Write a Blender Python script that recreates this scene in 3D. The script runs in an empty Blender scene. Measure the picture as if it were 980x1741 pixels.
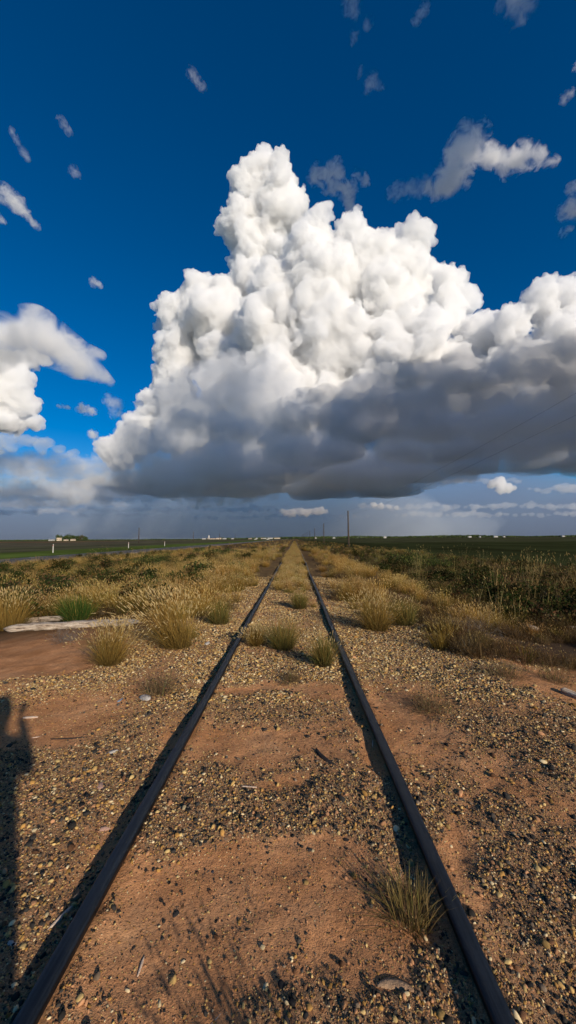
import bpy, bmesh, math, random, os
import numpy as np
from mathutils import Vector, Matrix, Quaternion, noise
R = math.radians
scene = bpy.context.scene
COL = scene.collection
rng = np.random.default_rng(7)
random.seed(7)

# ------------------------------------------------------------------ camera
CAM = Vector((0.0, 0.0, 1.60))
PITCH, YAW, ROLL, F = 3.95, 1.0, 0.42, 650.0
cd = bpy.data.cameras.new('camera')
cam = bpy.data.objects.new('camera', cd)
COL.objects.link(cam)
cd.sensor_fit = 'VERTICAL'; cd.sensor_height = 36.0; cd.lens = F / 1741 * 36
cd.clip_start = 0.05; cd.clip_end = 200000
CAMROT = Matrix.Rotation(R(YAW), 3, 'Z') @ Matrix.Rotation(R(90 + PITCH), 3, 'X') @ Matrix.Rotation(R(-ROLL), 3, 'Z')
cam.matrix_world = Matrix.Translation(CAM) @ CAMROT.to_4x4()
scene.camera = cam

def ray(px, py):
    return (CAMROT @ Vector(((px - 490) / F, (870.5 - py) / F, -1.0)))
def at_y(px, py, Y):
    """point at forward distance Y (m) seen at photo pixel px,py"""
    d = ray(px, py); return CAM + d * (Y / d.y)
def on_z(px, py, z=0.0):
    d = ray(px, py); return CAM + d * ((z - CAM.z) / d.z)

# ------------------------------------------------------------------ light
SUN_EL, SUN_AZ = 19.0, 145.0      # azimuth clockwise from +Y (the track direction)
scene.view_settings.view_transform = 'Standard'
scene.view_settings.look = 'None'
scene.view_settings.gamma = 1.0
scene.view_settings.use_curve_mapping = False
scene.view_settings.exposure = EXPOSURE = 0.0
world = bpy.data.worlds.new('World'); scene.world = world
world.use_nodes = True
wn = world.node_tree.nodes; wl = world.node_tree.links
wn.clear()
wo = wn.new('ShaderNodeOutputWorld'); bg = wn.new('ShaderNodeBackground')
sky = wn.new('ShaderNodeTexSky'); sky.sky_type = 'NISHITA'; sky.sun_disc = False
sky.sun_elevation = R(SUN_EL); sky.sun_rotation = R(SUN_AZ)
sky.air_density = 1.0; sky.dust_density = 0.2; sky.ozone_density = 3.0; sky.altitude = 1500
hs = wn.new('ShaderNodeHueSaturation'); hs.inputs['Saturation'].default_value = 1.45; hs.inputs['Hue'].default_value = 0.505
wl.new(sky.outputs[0], hs.inputs['Color']); wl.new(hs.outputs[0], bg.inputs[0]); wl.new(bg.outputs[0], wo.inputs[0])
bg.inputs[1].default_value = 0.098
world.cycles_visibility.camera = True if hasattr(world, 'cycles_visibility') else None
sl = bpy.data.lights.new('sun', 'SUN'); so = bpy.data.objects.new('sun', sl); COL.objects.link(so)
sl.energy = 5.0; sl.angle = R(0.8); sl.color = (1.0, 0.885, 0.73)
sd = Vector((math.sin(R(SUN_AZ)) * math.cos(R(SUN_EL)), math.cos(R(SUN_AZ)) * math.cos(R(SUN_EL)), math.sin(R(SUN_EL))))
so.rotation_euler = sd.to_track_quat('Z', 'Y').to_euler()
so.location = (30, -40, 30)

cy = scene.cycles
cy.use_denoising = True
cy.max_bounces = 16; cy.diffuse_bounces = 3; cy.glossy_bounces = 2; cy.transmission_bounces = 4
cy.volume_bounces = 14; cy.transparent_max_bounces = 32
cy.use_adaptive_sampling = True; cy.adaptive_threshold = 0.02
cy.sample_clamp_indirect = 8.0

# ------------------------------------------------------------------ helpers
def link(o, parent=None):
    COL.objects.link(o)
    if parent is not None: o.parent = parent
    return o
def tag(o, label=None, cat=None, group=None, kind=None):
    if label: o['label'] = label
    if cat: o['category'] = cat
    if group: o['group'] = group
    if kind: o['kind'] = kind
    return o
def mesh_np(name, V, polys, mat=None, parent=None, smooth=True, mats=None, midx=None):
    """V (n,3); polys: (m,k) int array with fixed k"""
    V = np.asarray(V, dtype=np.float32); P = np.asarray(polys, dtype=np.int32)
    me = bpy.data.meshes.new(name)
    k = P.shape[1]
    me.vertices.add(len(V)); me.vertices.foreach_set('co', V.ravel())
    me.loops.add(P.size); me.loops.foreach_set('vertex_index', P.ravel())
    me.polygons.add(len(P)); me.polygons.foreach_set('loop_start', np.arange(len(P), dtype=np.int32) * k)
    if smooth: me.polygons.foreach_set('use_smooth', np.ones(len(P), dtype=bool))
    if midx is not None: me.polygons.foreach_set('material_index', np.asarray(midx, dtype=np.int32))
    me.update(calc_edges=True)
    for m in (mats or [mat]):
        if m: me.materials.append(m)
    o = bpy.data.objects.new(name, me)
    return link(o, parent)
class NT:
    """tiny node-tree helper"""
    def __init__(s, name, tree=None):
        if tree is None:
            s.m = bpy.data.materials.new(name); s.m.use_nodes = True; s.t = s.m.node_tree; s.t.nodes.clear()
        else: s.t = tree
    def n(s, typ, ins=None, **kw):
        nd = s.t.nodes.new(typ)
        for k, v in kw.items(): setattr(nd, k, v)
        for k, v in (ins or {}).items():
            if hasattr(v, 'is_output') or isinstance(v, bpy.types.NodeSocket): s.t.links.new(v, nd.inputs[k])
            else: nd.inputs[k].default_value = v
        return nd
    def math(s, op, a, b=0.0, c=0.0, clamp=False):
        return s.n('ShaderNodeMath', {0: a, 1: b, 2: c}, operation=op, use_clamp=clamp).outputs[0]
    def mix(s, f, a, b, blend='MIX'):
        nd = s.n('ShaderNodeMix', data_type='RGBA', blend_type=blend)
        for i, v in ((0, f), (6, a), (7, b)):
            if isinstance(v, bpy.types.NodeSocket): s.t.links.new(v, nd.inputs[i])
            else: nd.inputs[i].default_value = v if i == 0 or len(v) == 4 else (*v, 1)
        return nd.outputs[2]
    def ramp(s, f, stops, interp='LINEAR'):
        nd = s.n('ShaderNodeValToRGB', {0: f}); cr = nd.color_ramp; cr.interpolation = interp
        while len(cr.elements) < len(stops): cr.elements.new(0.5)
        for e, (p, c) in zip(cr.elements, stops):
            e.position = p; e.color = (*c, 1) if len(c) == 3 else c
        return nd.outputs[0]
    def mapr(s, v, a, b, c=0.0, d=1.0):
        return s.n('ShaderNodeMapRange', {0: v, 1: a, 2: b, 3: c, 4: d}, clamp=True).outputs[0]
    def noise(s, vec, scale, detail=4, rough=0.55, dist=0.0):
        return s.n('ShaderNodeTexNoise', {'Vector': vec, 'Scale': scale, 'Detail': detail, 'Roughness': rough, 'Distortion': dist}).outputs[0]
    def link(s, a, b): s.t.links.new(a, b)
# ------------------------------------------------------------------ clouds
def cloud_mat(name, dens, g=0.0, col=(1, 1, 1)):
    t = NT(name)
    v = t.n('ShaderNodeVolumeScatter', {'Color': (*col, 1), 'Density': dens, 'Anisotropy': g})
    o = t.n('ShaderNodeOutputMaterial'); t.link(v.outputs[0], o.inputs['Volume'])
    t.m.cycles.homogeneous_volume = True
    return t.m
def wisp_mat(name, dens, scale, segs, cut=.50, soft=.14, pull=.42):
    """torn vapour: noise that thins out away from the given spine segments [(a, b, ra, rb)]"""
    t = NT(name); pos = t.n('ShaderNodeNewGeometry').outputs['Position']; f = None
    vm = lambda op, a, b=(0, 0, 0), k=0: t.n('ShaderNodeVectorMath', {0: a, 1: b}, operation=op).outputs[k]
    for a, b, ra, rb in segs:
        ba = Vector(b) - Vector(a); l2 = max(ba.length_squared, 1e-3)
        pa = vm('SUBTRACT', pos, tuple(a)); h = t.math('MULTIPLY', vm('DOT_PRODUCT', pa, tuple(ba), 1), 1 / l2, clamp=True)
        sc = t.n('ShaderNodeVectorMath', {0: tuple(ba), 'Scale': h}, operation='SCALE').outputs[0]
        d = vm('LENGTH', vm('SUBTRACT', pa, sc), k=1)
        r = t.math('MULTIPLY_ADD', h, rb - ra, ra)
        q = t.math('SUBTRACT', 1.0, t.math('DIVIDE', d, r))
        f = q if f is None else t.math('MAXIMUM', f, q)
    mp = t.n('ShaderNodeMapping', {'Vector': pos, 'Scale': (1 / scale,) * 3}).outputs[0]
    nz = t.noise(mp, 1.0, 7, .62, .8)
    v_ = t.math('MULTIPLY_ADD', f, pull, nz)
    d = t.math('MULTIPLY', t.mapr(v_, cut + pull * .35, cut + pull * .35 + soft), dens)
    v = t.n('ShaderNodeVolumeScatter', {'Density': d, 'Anisotropy': 0.0}); v.inputs['Color'].default_value = (1, 1, 1, 1)
    t.link(v.outputs[0], t.n('ShaderNodeOutputMaterial').inputs['Volume']); t.m.cycles.volume_step_rate = .35
    return t.m
def blobs(seeds, depths, ratio=0.45, up=0.25, seed=1, jitter=.25):
    """fractal cauliflower: seeds [(x,y,z,r)]; depths = children per level"""
    g = np.random.default_rng(seed)
    lev = np.array(seeds, dtype=np.float64); out = [lev]
    for n in depths:
        m = len(lev)
        d = g.normal(size=(m, n, 3)); d[..., 2] += up
        d /= np.linalg.norm(d, axis=2, keepdims=True)
        rr = lev[:, None, 3] * ratio * g.uniform(1 - jitter, 1 + jitter, (m, n))
        c = lev[:, None, :3] + d * (lev[:, None, 3] * g.uniform(.82, 1.02, (m, n)))[..., None]
        ch = np.concatenate([c, rr[..., None]], 2).reshape(-1, 4)
        out.append(ch); lev = ch
    return np.concatenate(out)
def blob_mesh(name, P, voxel, flat_z=None, disp=0.0, dscale=1.0, adapt=0.0):
    """union of spheres as one closed mesh"""
    me = bpy.data.meshes.new(name); me.vertices.add(len(P)); me.vertices.foreach_set('co', P[:, :3].astype(np.float32).ravel())
    at = me.attributes.new('rad', 'FLOAT', 'POINT'); at.data.foreach_set('value', P[:, 3].astype(np.float32))
    o = bpy.data.objects.new(name, me); COL.objects.link(o)
    ng = bpy.data.node_groups.new(name + ' grow', 'GeometryNodeTree')
    ng.interface.new_socket('Geometry', in_out='INPUT', socket_type='NodeSocketGeometry')
    ng.interface.new_socket('Geometry', in_out='OUTPUT', socket_type='NodeSocketGeometry')
    t = NT('', ng)
    gi = t.n('NodeGroupInput'); go = t.n('NodeGroupOutput')
    na = t.n('GeometryNodeInputNamedAttribute', {0: 'rad'}, data_type='FLOAT')
    mp = t.n('GeometryNodeMeshToPoints', {'Mesh': gi.outputs[0]})
    pv = t.n('GeometryNodePointsToVolume', {'Points': mp.outputs[0]})
    pv.resolution_mode = 'VOXEL_SIZE'
    pv.inputs['Voxel Size'].default_value = voxel; pv.inputs['Density'].default_value = 1.0
    t.link(na.outputs[0], pv.inputs['Radius'])
    vm = t.n('GeometryNodeVolumeToMesh', {0: pv.outputs[0]}); vm.inputs['Threshold'].default_value = 0.3
    vm.inputs['Adaptivity'].default_value = adapt
    t.link(vm.outputs[0], go.inputs[0])
    md = o.modifiers.new('grow', 'NODES'); md.node_group = ng
    dg = bpy.context.evaluated_depsgraph_get(); dg.update()
    m2 = bpy.data.meshes.new_from_object(o.evaluated_get(dg), depsgraph=dg)
    o.modifiers.clear(); o.data = m2; bpy.data.meshes.remove(me); bpy.data.node_groups.remove(ng)
    m2.name = name; m2.materials.clear()
    n = len(m2.vertices); V = np.empty(n * 3, np.float32); m2.vertices.foreach_get('co', V); V = V.reshape(-1, 3)
    if disp:
        N = np.empty(n * 3, np.float32); m2.vertices.foreach_get('normal', N); N = N.reshape(-1, 3)
        # billows: large lobes first, then cauliflower bumps
        h = np.array([noise.turbulence(Vector(v) / dscale, 4, True, noise_basis='BLENDER', amplitude_scale=0.6, frequency_scale=2.1) for v in V.tolist()], np.float32)
        V = V + N * ((h.mean() - h) * disp)[:, None]
    if flat_z is not None:
        low = V[:, 2] < flat_z
        V[low, 2] = flat_z - (flat_z - V[low, 2]) * 0.12
    m2.vertices.foreach_set('co', V.ravel()); m2.update()
    print(name, 'verts', n)
    return o
def remesh(o, voxel):
    ng = bpy.data.node_groups.new('remesh', 'GeometryNodeTree')
    ng.interface.new_socket('Geometry', in_out='INPUT', socket_type='NodeSocketGeometry')
    ng.interface.new_socket('Geometry', in_out='OUTPUT', socket_type='NodeSocketGeometry')
    t = NT('', ng); gi = t.n('NodeGroupInput'); go = t.n('NodeGroupOutput')
    mv = t.n('GeometryNodeMeshToVolume', {'Mesh': gi.outputs[0]}); mv.resolution_mode = 'VOXEL_SIZE'
    mv.inputs['Voxel Size'].default_value = voxel
    mv.inputs['Interior Band Width'].default_value = voxel * 3
    vm = t.n('GeometryNodeVolumeToMesh', {0: mv.outputs[0]}); vm.inputs['Threshold'].default_value = 0.1
    t.link(vm.outputs[0], go.inputs[0])
    md = o.modifiers.new('remesh', 'NODES'); md.node_group = ng
    dg = bpy.context.evaluated_depsgraph_get(); dg.update()
    m2 = bpy.data.meshes.new_from_object(o.evaluated_get(dg), depsgraph=dg)
    old = o.data; o.modifiers.clear(); m2.name = old.name; m2.materials.clear(); o.data = m2
    bpy.data.meshes.remove(old); bpy.data.node_groups.remove(ng)
    print(o.name, 'remeshed', len(m2.vertices))
KM = 1000.0
def px_seed(px, py, Ykm, rpx):
    p = at_y(px, py, Ykm * KM); return (p.x, p.y, p.z, rpx / F * Ykm * KM)
BASE = 1250.0
M_BODY = cloud_mat('cloud_white', 0.0068, col=(.995, .998, 1))
M_SOFT = cloud_mat('cloud_soft', 0.0022)
M_DARK = cloud_mat('cloud_shade_grey', 0.0030, col=(0.86, 0.89, 0.94))  # albedo lowered and tinted blue: shade put into the cloud colour
M_WISP = 'wisp'; M_TORN = 'torn'
def seeds(L, Y, k=0.66):
    return [px_seed(x, y, Y if len(r) == 1 else r[1], r[0] * k) for x, y, *r in L]
def smoothish(o, amp_big, sc_big, amp_small, sc_small, flat_z=None, zoff=0.12):
    me = o.data; n = len(me.vertices)
    V = np.empty(n * 3, np.float32); me.vertices.foreach_get('co', V); V = V.reshape(-1, 3)
    N = np.empty(n * 3, np.float32); me.vertices.foreach_get('normal', N); N = N.reshape(-1, 3)
    hb = np.array([noise.fractal(Vector(v) / sc_big, 1.0, 2.0, 2) for v in V.tolist()], np.float32)
    hs_ = np.array([noise.turbulence(Vector(v) / sc_small, 6, True, amplitude_scale=0.66, frequency_scale=2.1) for v in V.tolist()], np.float32)
    V = V + N * (hb * amp_big + (hs_.mean() - hs_) * amp_small)[:, None]
    if flat_z is not None:
        fz = flat_z + np.array([noise.fractal(Vector((v[0], v[1], 0)) / 1400, 1.0, 2.0, 4) for v in V.tolist()], np.float32) * 170
        low = V[:, 2] < fz
        V[low, 2] = fz[low] - (fz[low] - V[low, 2]) * zoff
    me.vertices.foreach_set('co', V.ravel()); me.update()
def cloud(name, sd_, levels, voxel, mat, flat=None, big=(90, 900), small=(38, 260), seed=1, ratio=.46, up=.25, zs=1.0, parent=None):
    P = blobs(sd_, levels, ratio=ratio, up=up, seed=seed)
    o = blob_mesh(name, P, voxel)
    smoothish(o, big[0], big[1], small[0], small[1], flat)
    if zs != 1.0:
        n = len(o.data.vertices); V = np.empty(n * 3, np.float32); o.data.vertices.foreach_get('co', V); V = V.reshape(-1, 3)
        zc = V[:, 2].mean(); V[:, 2] = zc + (V[:, 2] - zc) * zs; o.data.vertices.foreach_set('co', V.ravel())
    remesh(o, voxel)
    o.data.materials.append(mat)
    if parent: o.parent = parent
    return o

storm = bpy.data.objects.new('storm_cloud', None); COL.objects.link(storm)
tag(storm, 'huge storm cloud with a white tower and dark flat base above the railway', 'cloud')
tower = [(458,308,46),(432,328,48),(412,385,44),(470,362,58),(440,420,52),(425,475,52),(345,512,44),(292,540,36),(370,560,70),
         (312,600,45),(420,620,90),(300,660,48),(262,700,40),(235,745,38),(200,770,36),(330,740,60),(440,720,90)]
cloud('tower', seeds(tower, 13), (26, 16, 8), 24, M_BODY, BASE, seed=3, parent=storm, ratio=.5, small=(140,400), big=(150,1000))
mass = [(540,402,44),(592,402,38),(520,440,50),(470,490,52),(625,432,52),(700,420,42),(690,462,50),(757,478,36),(560,500,80),
        (660,520,80),(765,535,48),(455,560,60),(560,600,90),(690,620,90),(810,590,55),(848,560,36),(480,650,70),(600,700,90),(760,690,90)]
cloud('billow', seeds(mass, 10.5), (26, 16, 8), 22, M_BODY, BASE, seed=5, parent=storm, small=(130,380), big=(150,1000))
rt = [(918,518,44),(955,512,40),(992,525,50),(882,552,40),(950,590,60),(1030,560,60),(880,630,60),(990,660,80),(860,700,80)]
cloud('right_billow', seeds(rt, 9.3), (26, 16, 7), 22, M_BODY, BASE, seed=8, parent=storm, small=(120,370), big=(140,900))
# broad dark shelf reaching toward the viewer: underside on the cloud base plane
sh = []
def shelf(px, py, r, lift=.25):
    d = ray(px, py); z = BASE; p = CAM + d * ((z - CAM.z) / d.z); sh.append((p.x, p.y, p.z + r * lift, r))
for px, py, r in [(215,838,420),(270,840,600),(330,835,700),(430,840,900),(540,842,900),(650,840,900),(480,815,700),(590,820,700),(380,812,500),(700,815,700),(280,822,400),
                  (800,800,600),(900,800,600),(1000,795,600),(760,780,450),(880,770,450),(980,760,450),(680,780,450),(580,785,450),(500,780,350),
                  (640,748,460),(600,758,380),(740,740,350),(840,735,350),(940,730,350),(1040,730,350),(560,730,260),(500,735,200),
                  (640,700,280),(720,700,280),(820,695,280),(920,690,280),(1020,690,280),(560,700,170),
                  (700,655,180),(780,660,200),(880,655,220),(980,650,220),(1060,650,220),(930,625,170),(1010,615,200)]:
    shelf(px, py, r)
cloud('shelf', sh, (16, 9), 34, M_DARK, BASE, big=(150, 900), small=(110, 420), seed=11, ratio=.42, up=.5, parent=storm)

# ---- unseen cloud towers added right of the frame to keep sun off the shelf
off = []
for x, y, top, r in [(2.5,.3,7.4,.9),(3.4,.9,7.2,.95),(4.2,1.5,5.8,.9),(5.2,1.9,5.6,1.0),(6.6,2.2,6.2,1.1),(8.2,2.8,6.6,1.2),(9.8,3.4,6.6,1.3)]:
    z = 1.6
    while z < top - r:
        off.append((x * KM, y * KM, z * KM, r * KM * .62)); z += r * .75
cloud('shade_cumulus', off, (20, 10), 90, M_BODY, BASE, seed=14)
tag(bpy.data.objects['shade_cumulus'], 'unseen cumulus towers added right of the storm cloud to shade its base', 'cloud')

def one(name, L, Y, label, zs=1.0, levels=(16, 9), voxel=22, mat=None, flat=None, big=(60, 500), small=(25, 180), seed=1, group=None, k=.66, ratio=.46, up=.15):
    o = cloud(name, seeds(L, Y, k), levels, voxel, mat or M_TORN, flat, big, small, seed, ratio, up, zs)
    tag(o, label, 'cloud', group); return o

# left bank
one('cumulus_cloud', [(10,625,40),(55,612,24),(20,660,46),(75,610,16),(5,710,42),(40,690,28),(60,720,20),(-30,650,50)], 12,
    'bright white cumulus at the left edge behind a grey ragged cloud', levels=(20, 12, 4), voxel=30, mat=M_BODY, seed=21)
one('low_cloud', [(-10,745,20),(15,742,18),(40,748,18),(75,752,18),(100,765,14),(125,775,9),(70,770,10),(20,765,14),(-20,770,20)], 6.5,
    'flat lilac grey cloud under the white cumulus at left', zs=.7, levels=(18, 10), voxel=26, mat=M_DARK, seed=23, k=.85)

def strip(x0, x1, y, th, wob=.5, seed=0, step=1.1, end=.45):
    g = np.random.default_rng(seed); L = []; x = x0
    while x < x1:
        e = min(1, .35 + min(x - x0, x1 - x) / (th * 3))
        L.append((x, y + g.normal() * th * wob * .5, th * e * g.uniform(.6, 1.25))); x += th * step
    return L
M_BANK = cloud_mat('cloud_pale_bank', .0010, col=(.93, .95, .98))
M_FAR = cloud_mat('cloud_far_grey', 0.0012, col=(.97, .97, .98))
strips = [
 ('stratus_cloud', strip(-60,110,786,17,seed=81,step=.8)+strip(60,190,796,13,seed=82,step=.8), 10, 'soft pale cloud bank directly under the lilac grey cloud at left', M_BANK),
 ('stratus_cloud', strip(-60,230,856,13,seed=83,step=.9), 15, 'lumpy pale cloud band over the farm on the left horizon', M_BANK),
 ('stratus_cloud', strip(-60,150,800,15,seed=1)+strip(20,190,812,12,seed=2), 11, 'pale grey stratus band low on the left, highest of the low bands', M_FAR),
 ('stratus_cloud', strip(-60,215,838,11,seed=3)+strip(90,240,846,9,seed=4), 14, 'thin grey stratus band at left between the paler bands', M_FAR),
 ('stratus_cloud', strip(-60,160,872,9,seed=5)+strip(40,215,866,8,seed=6)+strip(120,260,880,6,seed=7), 18, 'pinkish white cloud streak just above the left horizon', M_FAR),
 ('small_cumulus', [(140,822,12),(158,818,11),(172,815,9),(150,828,9)], 12, 'small cream cumulus tucked against the lower left of the storm cloud', M_BODY),
 ('small_cumulus', strip(475,560,871,8,seed=9,step=.8), 22, 'peach lit low cloud between the rails and the tallest pole', M_BODY),
 ('small_cumulus', [(636,858,7),(648,861,7),(662,862,6),(675,864,5)], 20, 'small peach lit cloud right above the nearest utility pole', M_BODY),
 ('small_cumulus', [(838,824,10),(850,820,13),(864,830,12),(852,834,10)], 15, 'cream coloured puff under the dark base at right', M_BODY),
 ('small_cumulus', strip(900,1050,835,14,seed=12)+strip(740,900,812,8,seed=13), 17, 'mottled grey and cream cloud low at the right edge', M_FAR),
 ('stratus_cloud', strip(600,1060,858,10,seed=14,step=1.6)+strip(660,1060,880,8,seed=15,step=1.8), 20, 'broken grey cloud band low over the right horizon', M_FAR),
 ('stratus_cloud', strip(200,480,862,9,seed=16,step=1.5)+strip(300,640,884,7,seed=17,step=1.6), 19, 'dim grey cloud band over the middle horizon under the dark base', M_FAR)]
for i, (nm, L, Y, lab, mt) in enumerate(strips):
    one(nm, L, Y, lab, zs=.85 if mt is M_BODY else .62, levels=(14, 8), voxel=24, mat=mt, seed=40 + i, k=.75)
one('stratus_cloud', strip(-80,300,826,22,seed=51,step=.9)+strip(100,420,850,18,seed=52,step=.9), 17,
    'broad dim blue grey cloud bank low across the left horizon', zs=.6, levels=(14, 8), voxel=34, mat=cloud_mat('cloud_bank', .0006, col=(.80, .86, .95)), seed=77, k=.9, big=(200, 900), small=(120, 400))  # dim blue albedo paints shade into this bank
# soft grey flank of the storm cloud, low on its left
fl = [(270,775,60),(230,780,45),(180,825,30),(215,800,36),(175,790,26),(300,700,50),(350,680,60),(420,660,60),(400,740,60),(330,760,50),(250,770,40),(470,700,60),(250,820,36),(310,815,45),(200,830,30),(520,760,60)]
M_FLANK = cloud_mat('cloud_flank', 0.0012, col=(.96, .97, 1))
cloud('flank', seeds(fl, 8.5, .8), (16, 9), 34, M_FLANK, BASE, seed=60, big=(200, 900), small=(160, 500), parent=storm)
fl2 = strip(300,470,728,13,seed=3) + strip(330,460,718,9,seed=4)
cloud('grey_streak', seeds(fl2, 7.2, .8), (16, 9), 24, M_DARK, seed=61, parent=storm, zs=.6)

# rain haze behind the storm; its dark blue colour stands in for shade
t = NT('rain_haze')
a = t.n('ShaderNodeVolumeScatter', {'Color': (.42, .50, .66, 1), 'Density': 0.00007, 'Anisotropy': 0.0})
b = t.n('ShaderNodeVolumeAbsorption', {'Color': (.30, .42, .62, 1), 'Density': 0.00006})
s_ = t.n('ShaderNodeAddShader'); t.link(a.outputs[0], s_.inputs[0]); t.link(b.outputs[0], s_.inputs[1])
o_ = t.n('ShaderNodeOutputMaterial'); t.link(s_.outputs[0], o_.inputs['Volume']); t.m.cycles.homogeneous_volume = True
nx, ny = 90, 24
xs = np.linspace(-150, 150, nx) * KM; ys = np.linspace(44, 90, ny) * KM
X, Y_ = np.meshgrid(xs, ys); u = (Y_ - ys[0]) / (ys[-1] - ys[0])
top = np.array([[noise.fractal(Vector((x / 22000, y / 22000, 3)), 1, 2, 3) for x in xs] for y in ys])
Z = 40 + np.sin(np.pi * u) ** .8 * (9600 + 3000 * top)
n = nx * ny; T = np.stack([X, Y_, Z], -1).reshape(-1, 3); B = T.copy(); B[:, 2] = 30
i = np.arange(n).reshape(ny, nx); q = np.stack([i[:-1, :-1], i[:-1, 1:], i[1:, 1:], i[1:, :-1]], -1).reshape(-1, 4)
ring = np.concatenate([i[0, :], i[1:, -1], i[-1, -2::-1], i[-2:0:-1, 0]]); r2 = np.roll(ring, -1)
side = np.stack([ring + n, r2 + n, r2, ring], -1)
hz = mesh_np('rain_haze', np.concatenate([T, B]), np.concatenate([q, q[:, ::-1] + n, side]), t.m, smooth=False)
tag(hz, kind='stuff', label='rain haze along the horizon, shade mixed into its blue grey', cat='haze')

# torn scraps high in the blue
def puff(paths, Y, label, dens=M_TORN, seed=0, group=None, nm='cloud_scrap', scl=None):
    L = []; segs = []; g = np.random.default_rng(seed)
    for x0, y0, x1, y1, r0, r1 in paths:
        r0 *= 2.3; r1 *= 2.1; r0, r1 = max(r0, 6), max(r1, 5); ln = math.hypot(x1 - x0, y1 - y0); k_ = max(2, int(ln / (.4 * (r0 + r1) / 2)))
        yy = Y + g.uniform(-.05, .05)
        for j in range(k_ + 1):
            f = j / k_; L.append((x0 + (x1 - x0) * f, y0 + (y1 - y0) * f, (r0 + (r1 - r0) * f) * 1.04, yy))
        segs.append((at_y(x0, y0, yy * KM), at_y(x1, y1, yy * KM), r0 / F * yy * KM, r1 / F * yy * KM))
    o = blob_mesh(nm, np.array([px_seed(x, y, yy, r) for x, y, r, yy in L]), max(14.0, Y * 7))
    ravg = np.mean([q[2] for q in segs])
    o.data.materials.append(wisp_mat(nm + '_vapour', {'torn': .012, 'wisp': .0055, 'soft': .0050, 'thin': .0022}[dens], scl or ravg * .8, segs, .41 if dens in ('soft', 'thin') else .49, .20 if dens != 'wisp' else .26, .27))
    tag(o, label, 'cloud', group)
puff([(-20,585,60,562,22,20),(60,570,130,610,22,17),(120,605,188,650,15,5),(110,598,170,604,13,6)], 6,
     'soft grey cloud drifting across the left side, tapering to the right', 'soft', 22, nm='ragged_cloud', scl=430)
puff([(742,322,772,300,11,16),(775,290,798,245,17,19),(800,262,835,265,12,10),(835,262,860,275,10,10),(868,278,885,262,12,13),(885,265,945,275,13,6),(760,325,775,318,9,6)], 4,
     'largest torn white cloud scrap high at right, arching above the storm cloud', seed=1)
puff([(672,326,720,314,8,9),(688,318,715,322,7,8)], 4, 'small ragged scrap left of the largest high cloud scrap', M_WISP, 2)
puff([(540,300,572,288,10,10),(560,308,590,325,10,9),(592,325,594,352,9,6),(545,312,556,330,5,3)], 4, 'ragged scrap just right of the white tower top', M_TORN, 3)
puff([(610,302,624,309,7,5)], 4, 'tiny white scrap beside the ragged scrap near the tower', M_TORN, 4)
puff([(870,-5,895,12,15,12),(880,25,888,38,12,6)], 3.4, 'pale cloud scrap cut by the top edge at right', M_WISP, 5)
puff([(706,36,722,14,5,7)], 3.4, 'slanting pale wisp near the top, between two cloud scraps', M_WISP, 6)
puff([(598,5,606,22,10,6),(626,38,622,46,6,4),(602,60,598,76,6,3)], 3.4, 'faint wisps trailing down from the top edge', M_WISP, 7)
puff([(622,158,632,138,4,8),(632,140,650,148,7,4),(614,118,610,132,4,3)], 3.5, 'hooked faint wisp below the top wisps', M_WISP, 8)
puff([(8,330,30,345,9,9),(30,350,45,362,8,6),(42,365,62,384,4,5),(0,372,8,378,5,3)], 4, 'broken white scrap high at the left edge', M_TORN, 9)
puff([(965,358,985,350,9,12),(958,396,970,388,5,4),(972,320,985,318,6,6)], 4, 'soft scrap at the right edge above the storm cloud', M_TORN, 10)
puff([(962,166,972,158,6,5)], 3.6, 'faint scrap high by the right edge, lower of two', M_WISP, 11)
puff([(985,110,975,118,6,3)], 3.6, 'faint scrap touching the right edge, above the other faint one', M_WISP, 20)
puff([(160,480,170,485,5,4)], 5, 'lone tiny puff in the blue left of the tower', M_TORN, 12)
puff([(105,206,118,224,5,5)], 3.6, 'faint wisp high on the left, right of the longer one', M_WISP, 13)
puff([(20,222,32,245,4,4),(40,258,47,270,5,4)], 3.6, 'long faint wisp slanting down high on the left', M_WISP, 14)
puff([(325,125,345,148,6,5)], 3.6, 'barely visible wisp high above the left shoulder', M_WISP, 15)
puff([(126,292,134,298,6,4)], 3.8, 'faint round wisp above the broken left scrap', M_WISP, 16)
puff([(140,695,158,699,6,5),(100,690,118,694,3,3)], 7, 'small puff in the gap between the left clouds and the storm', M_TORN, 17)
puff([(188,682,202,690,7,7),(195,700,206,706,7,5)], 8, 'soft shreds beside the left flank of the storm cloud', M_WISP, 18)
puff([(158,738,160,748,5,4)], 9, 'little white puff left of the storm cloud flank', M_TORN, 19)

puff([(655,632,700,645,16,12),(690,640,722,650,12,6)], 3.1, 'dark scud shred under the grey flank of the storm, left one of two', 'soft', 31, nm='scud_cloud')
puff([(765,648,800,650,9,13),(800,650,840,648,12,6)], 3.2, 'dark scud shred right of the other dark shred', 'soft', 32, nm='scud_cloud')
puff([(300,712,380,728,10,14),(380,728,468,738,14,8)], 6, 'long dark streak of scud across the left part of the storm', 'soft', 33, nm='scud_cloud')
puff([(470,715,520,700,14,20),(520,700,580,690,18,10)], 4.2, 'ragged grey scud at the centre front of the dark base', 'soft', 34, nm='scud_cloud')
puff([(250,806,330,820,14,20),(330,820,470,826,20,14)], 8, 'ragged dark fringe under the left part of the base', 'soft', 35, nm='scud_cloud')

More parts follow.
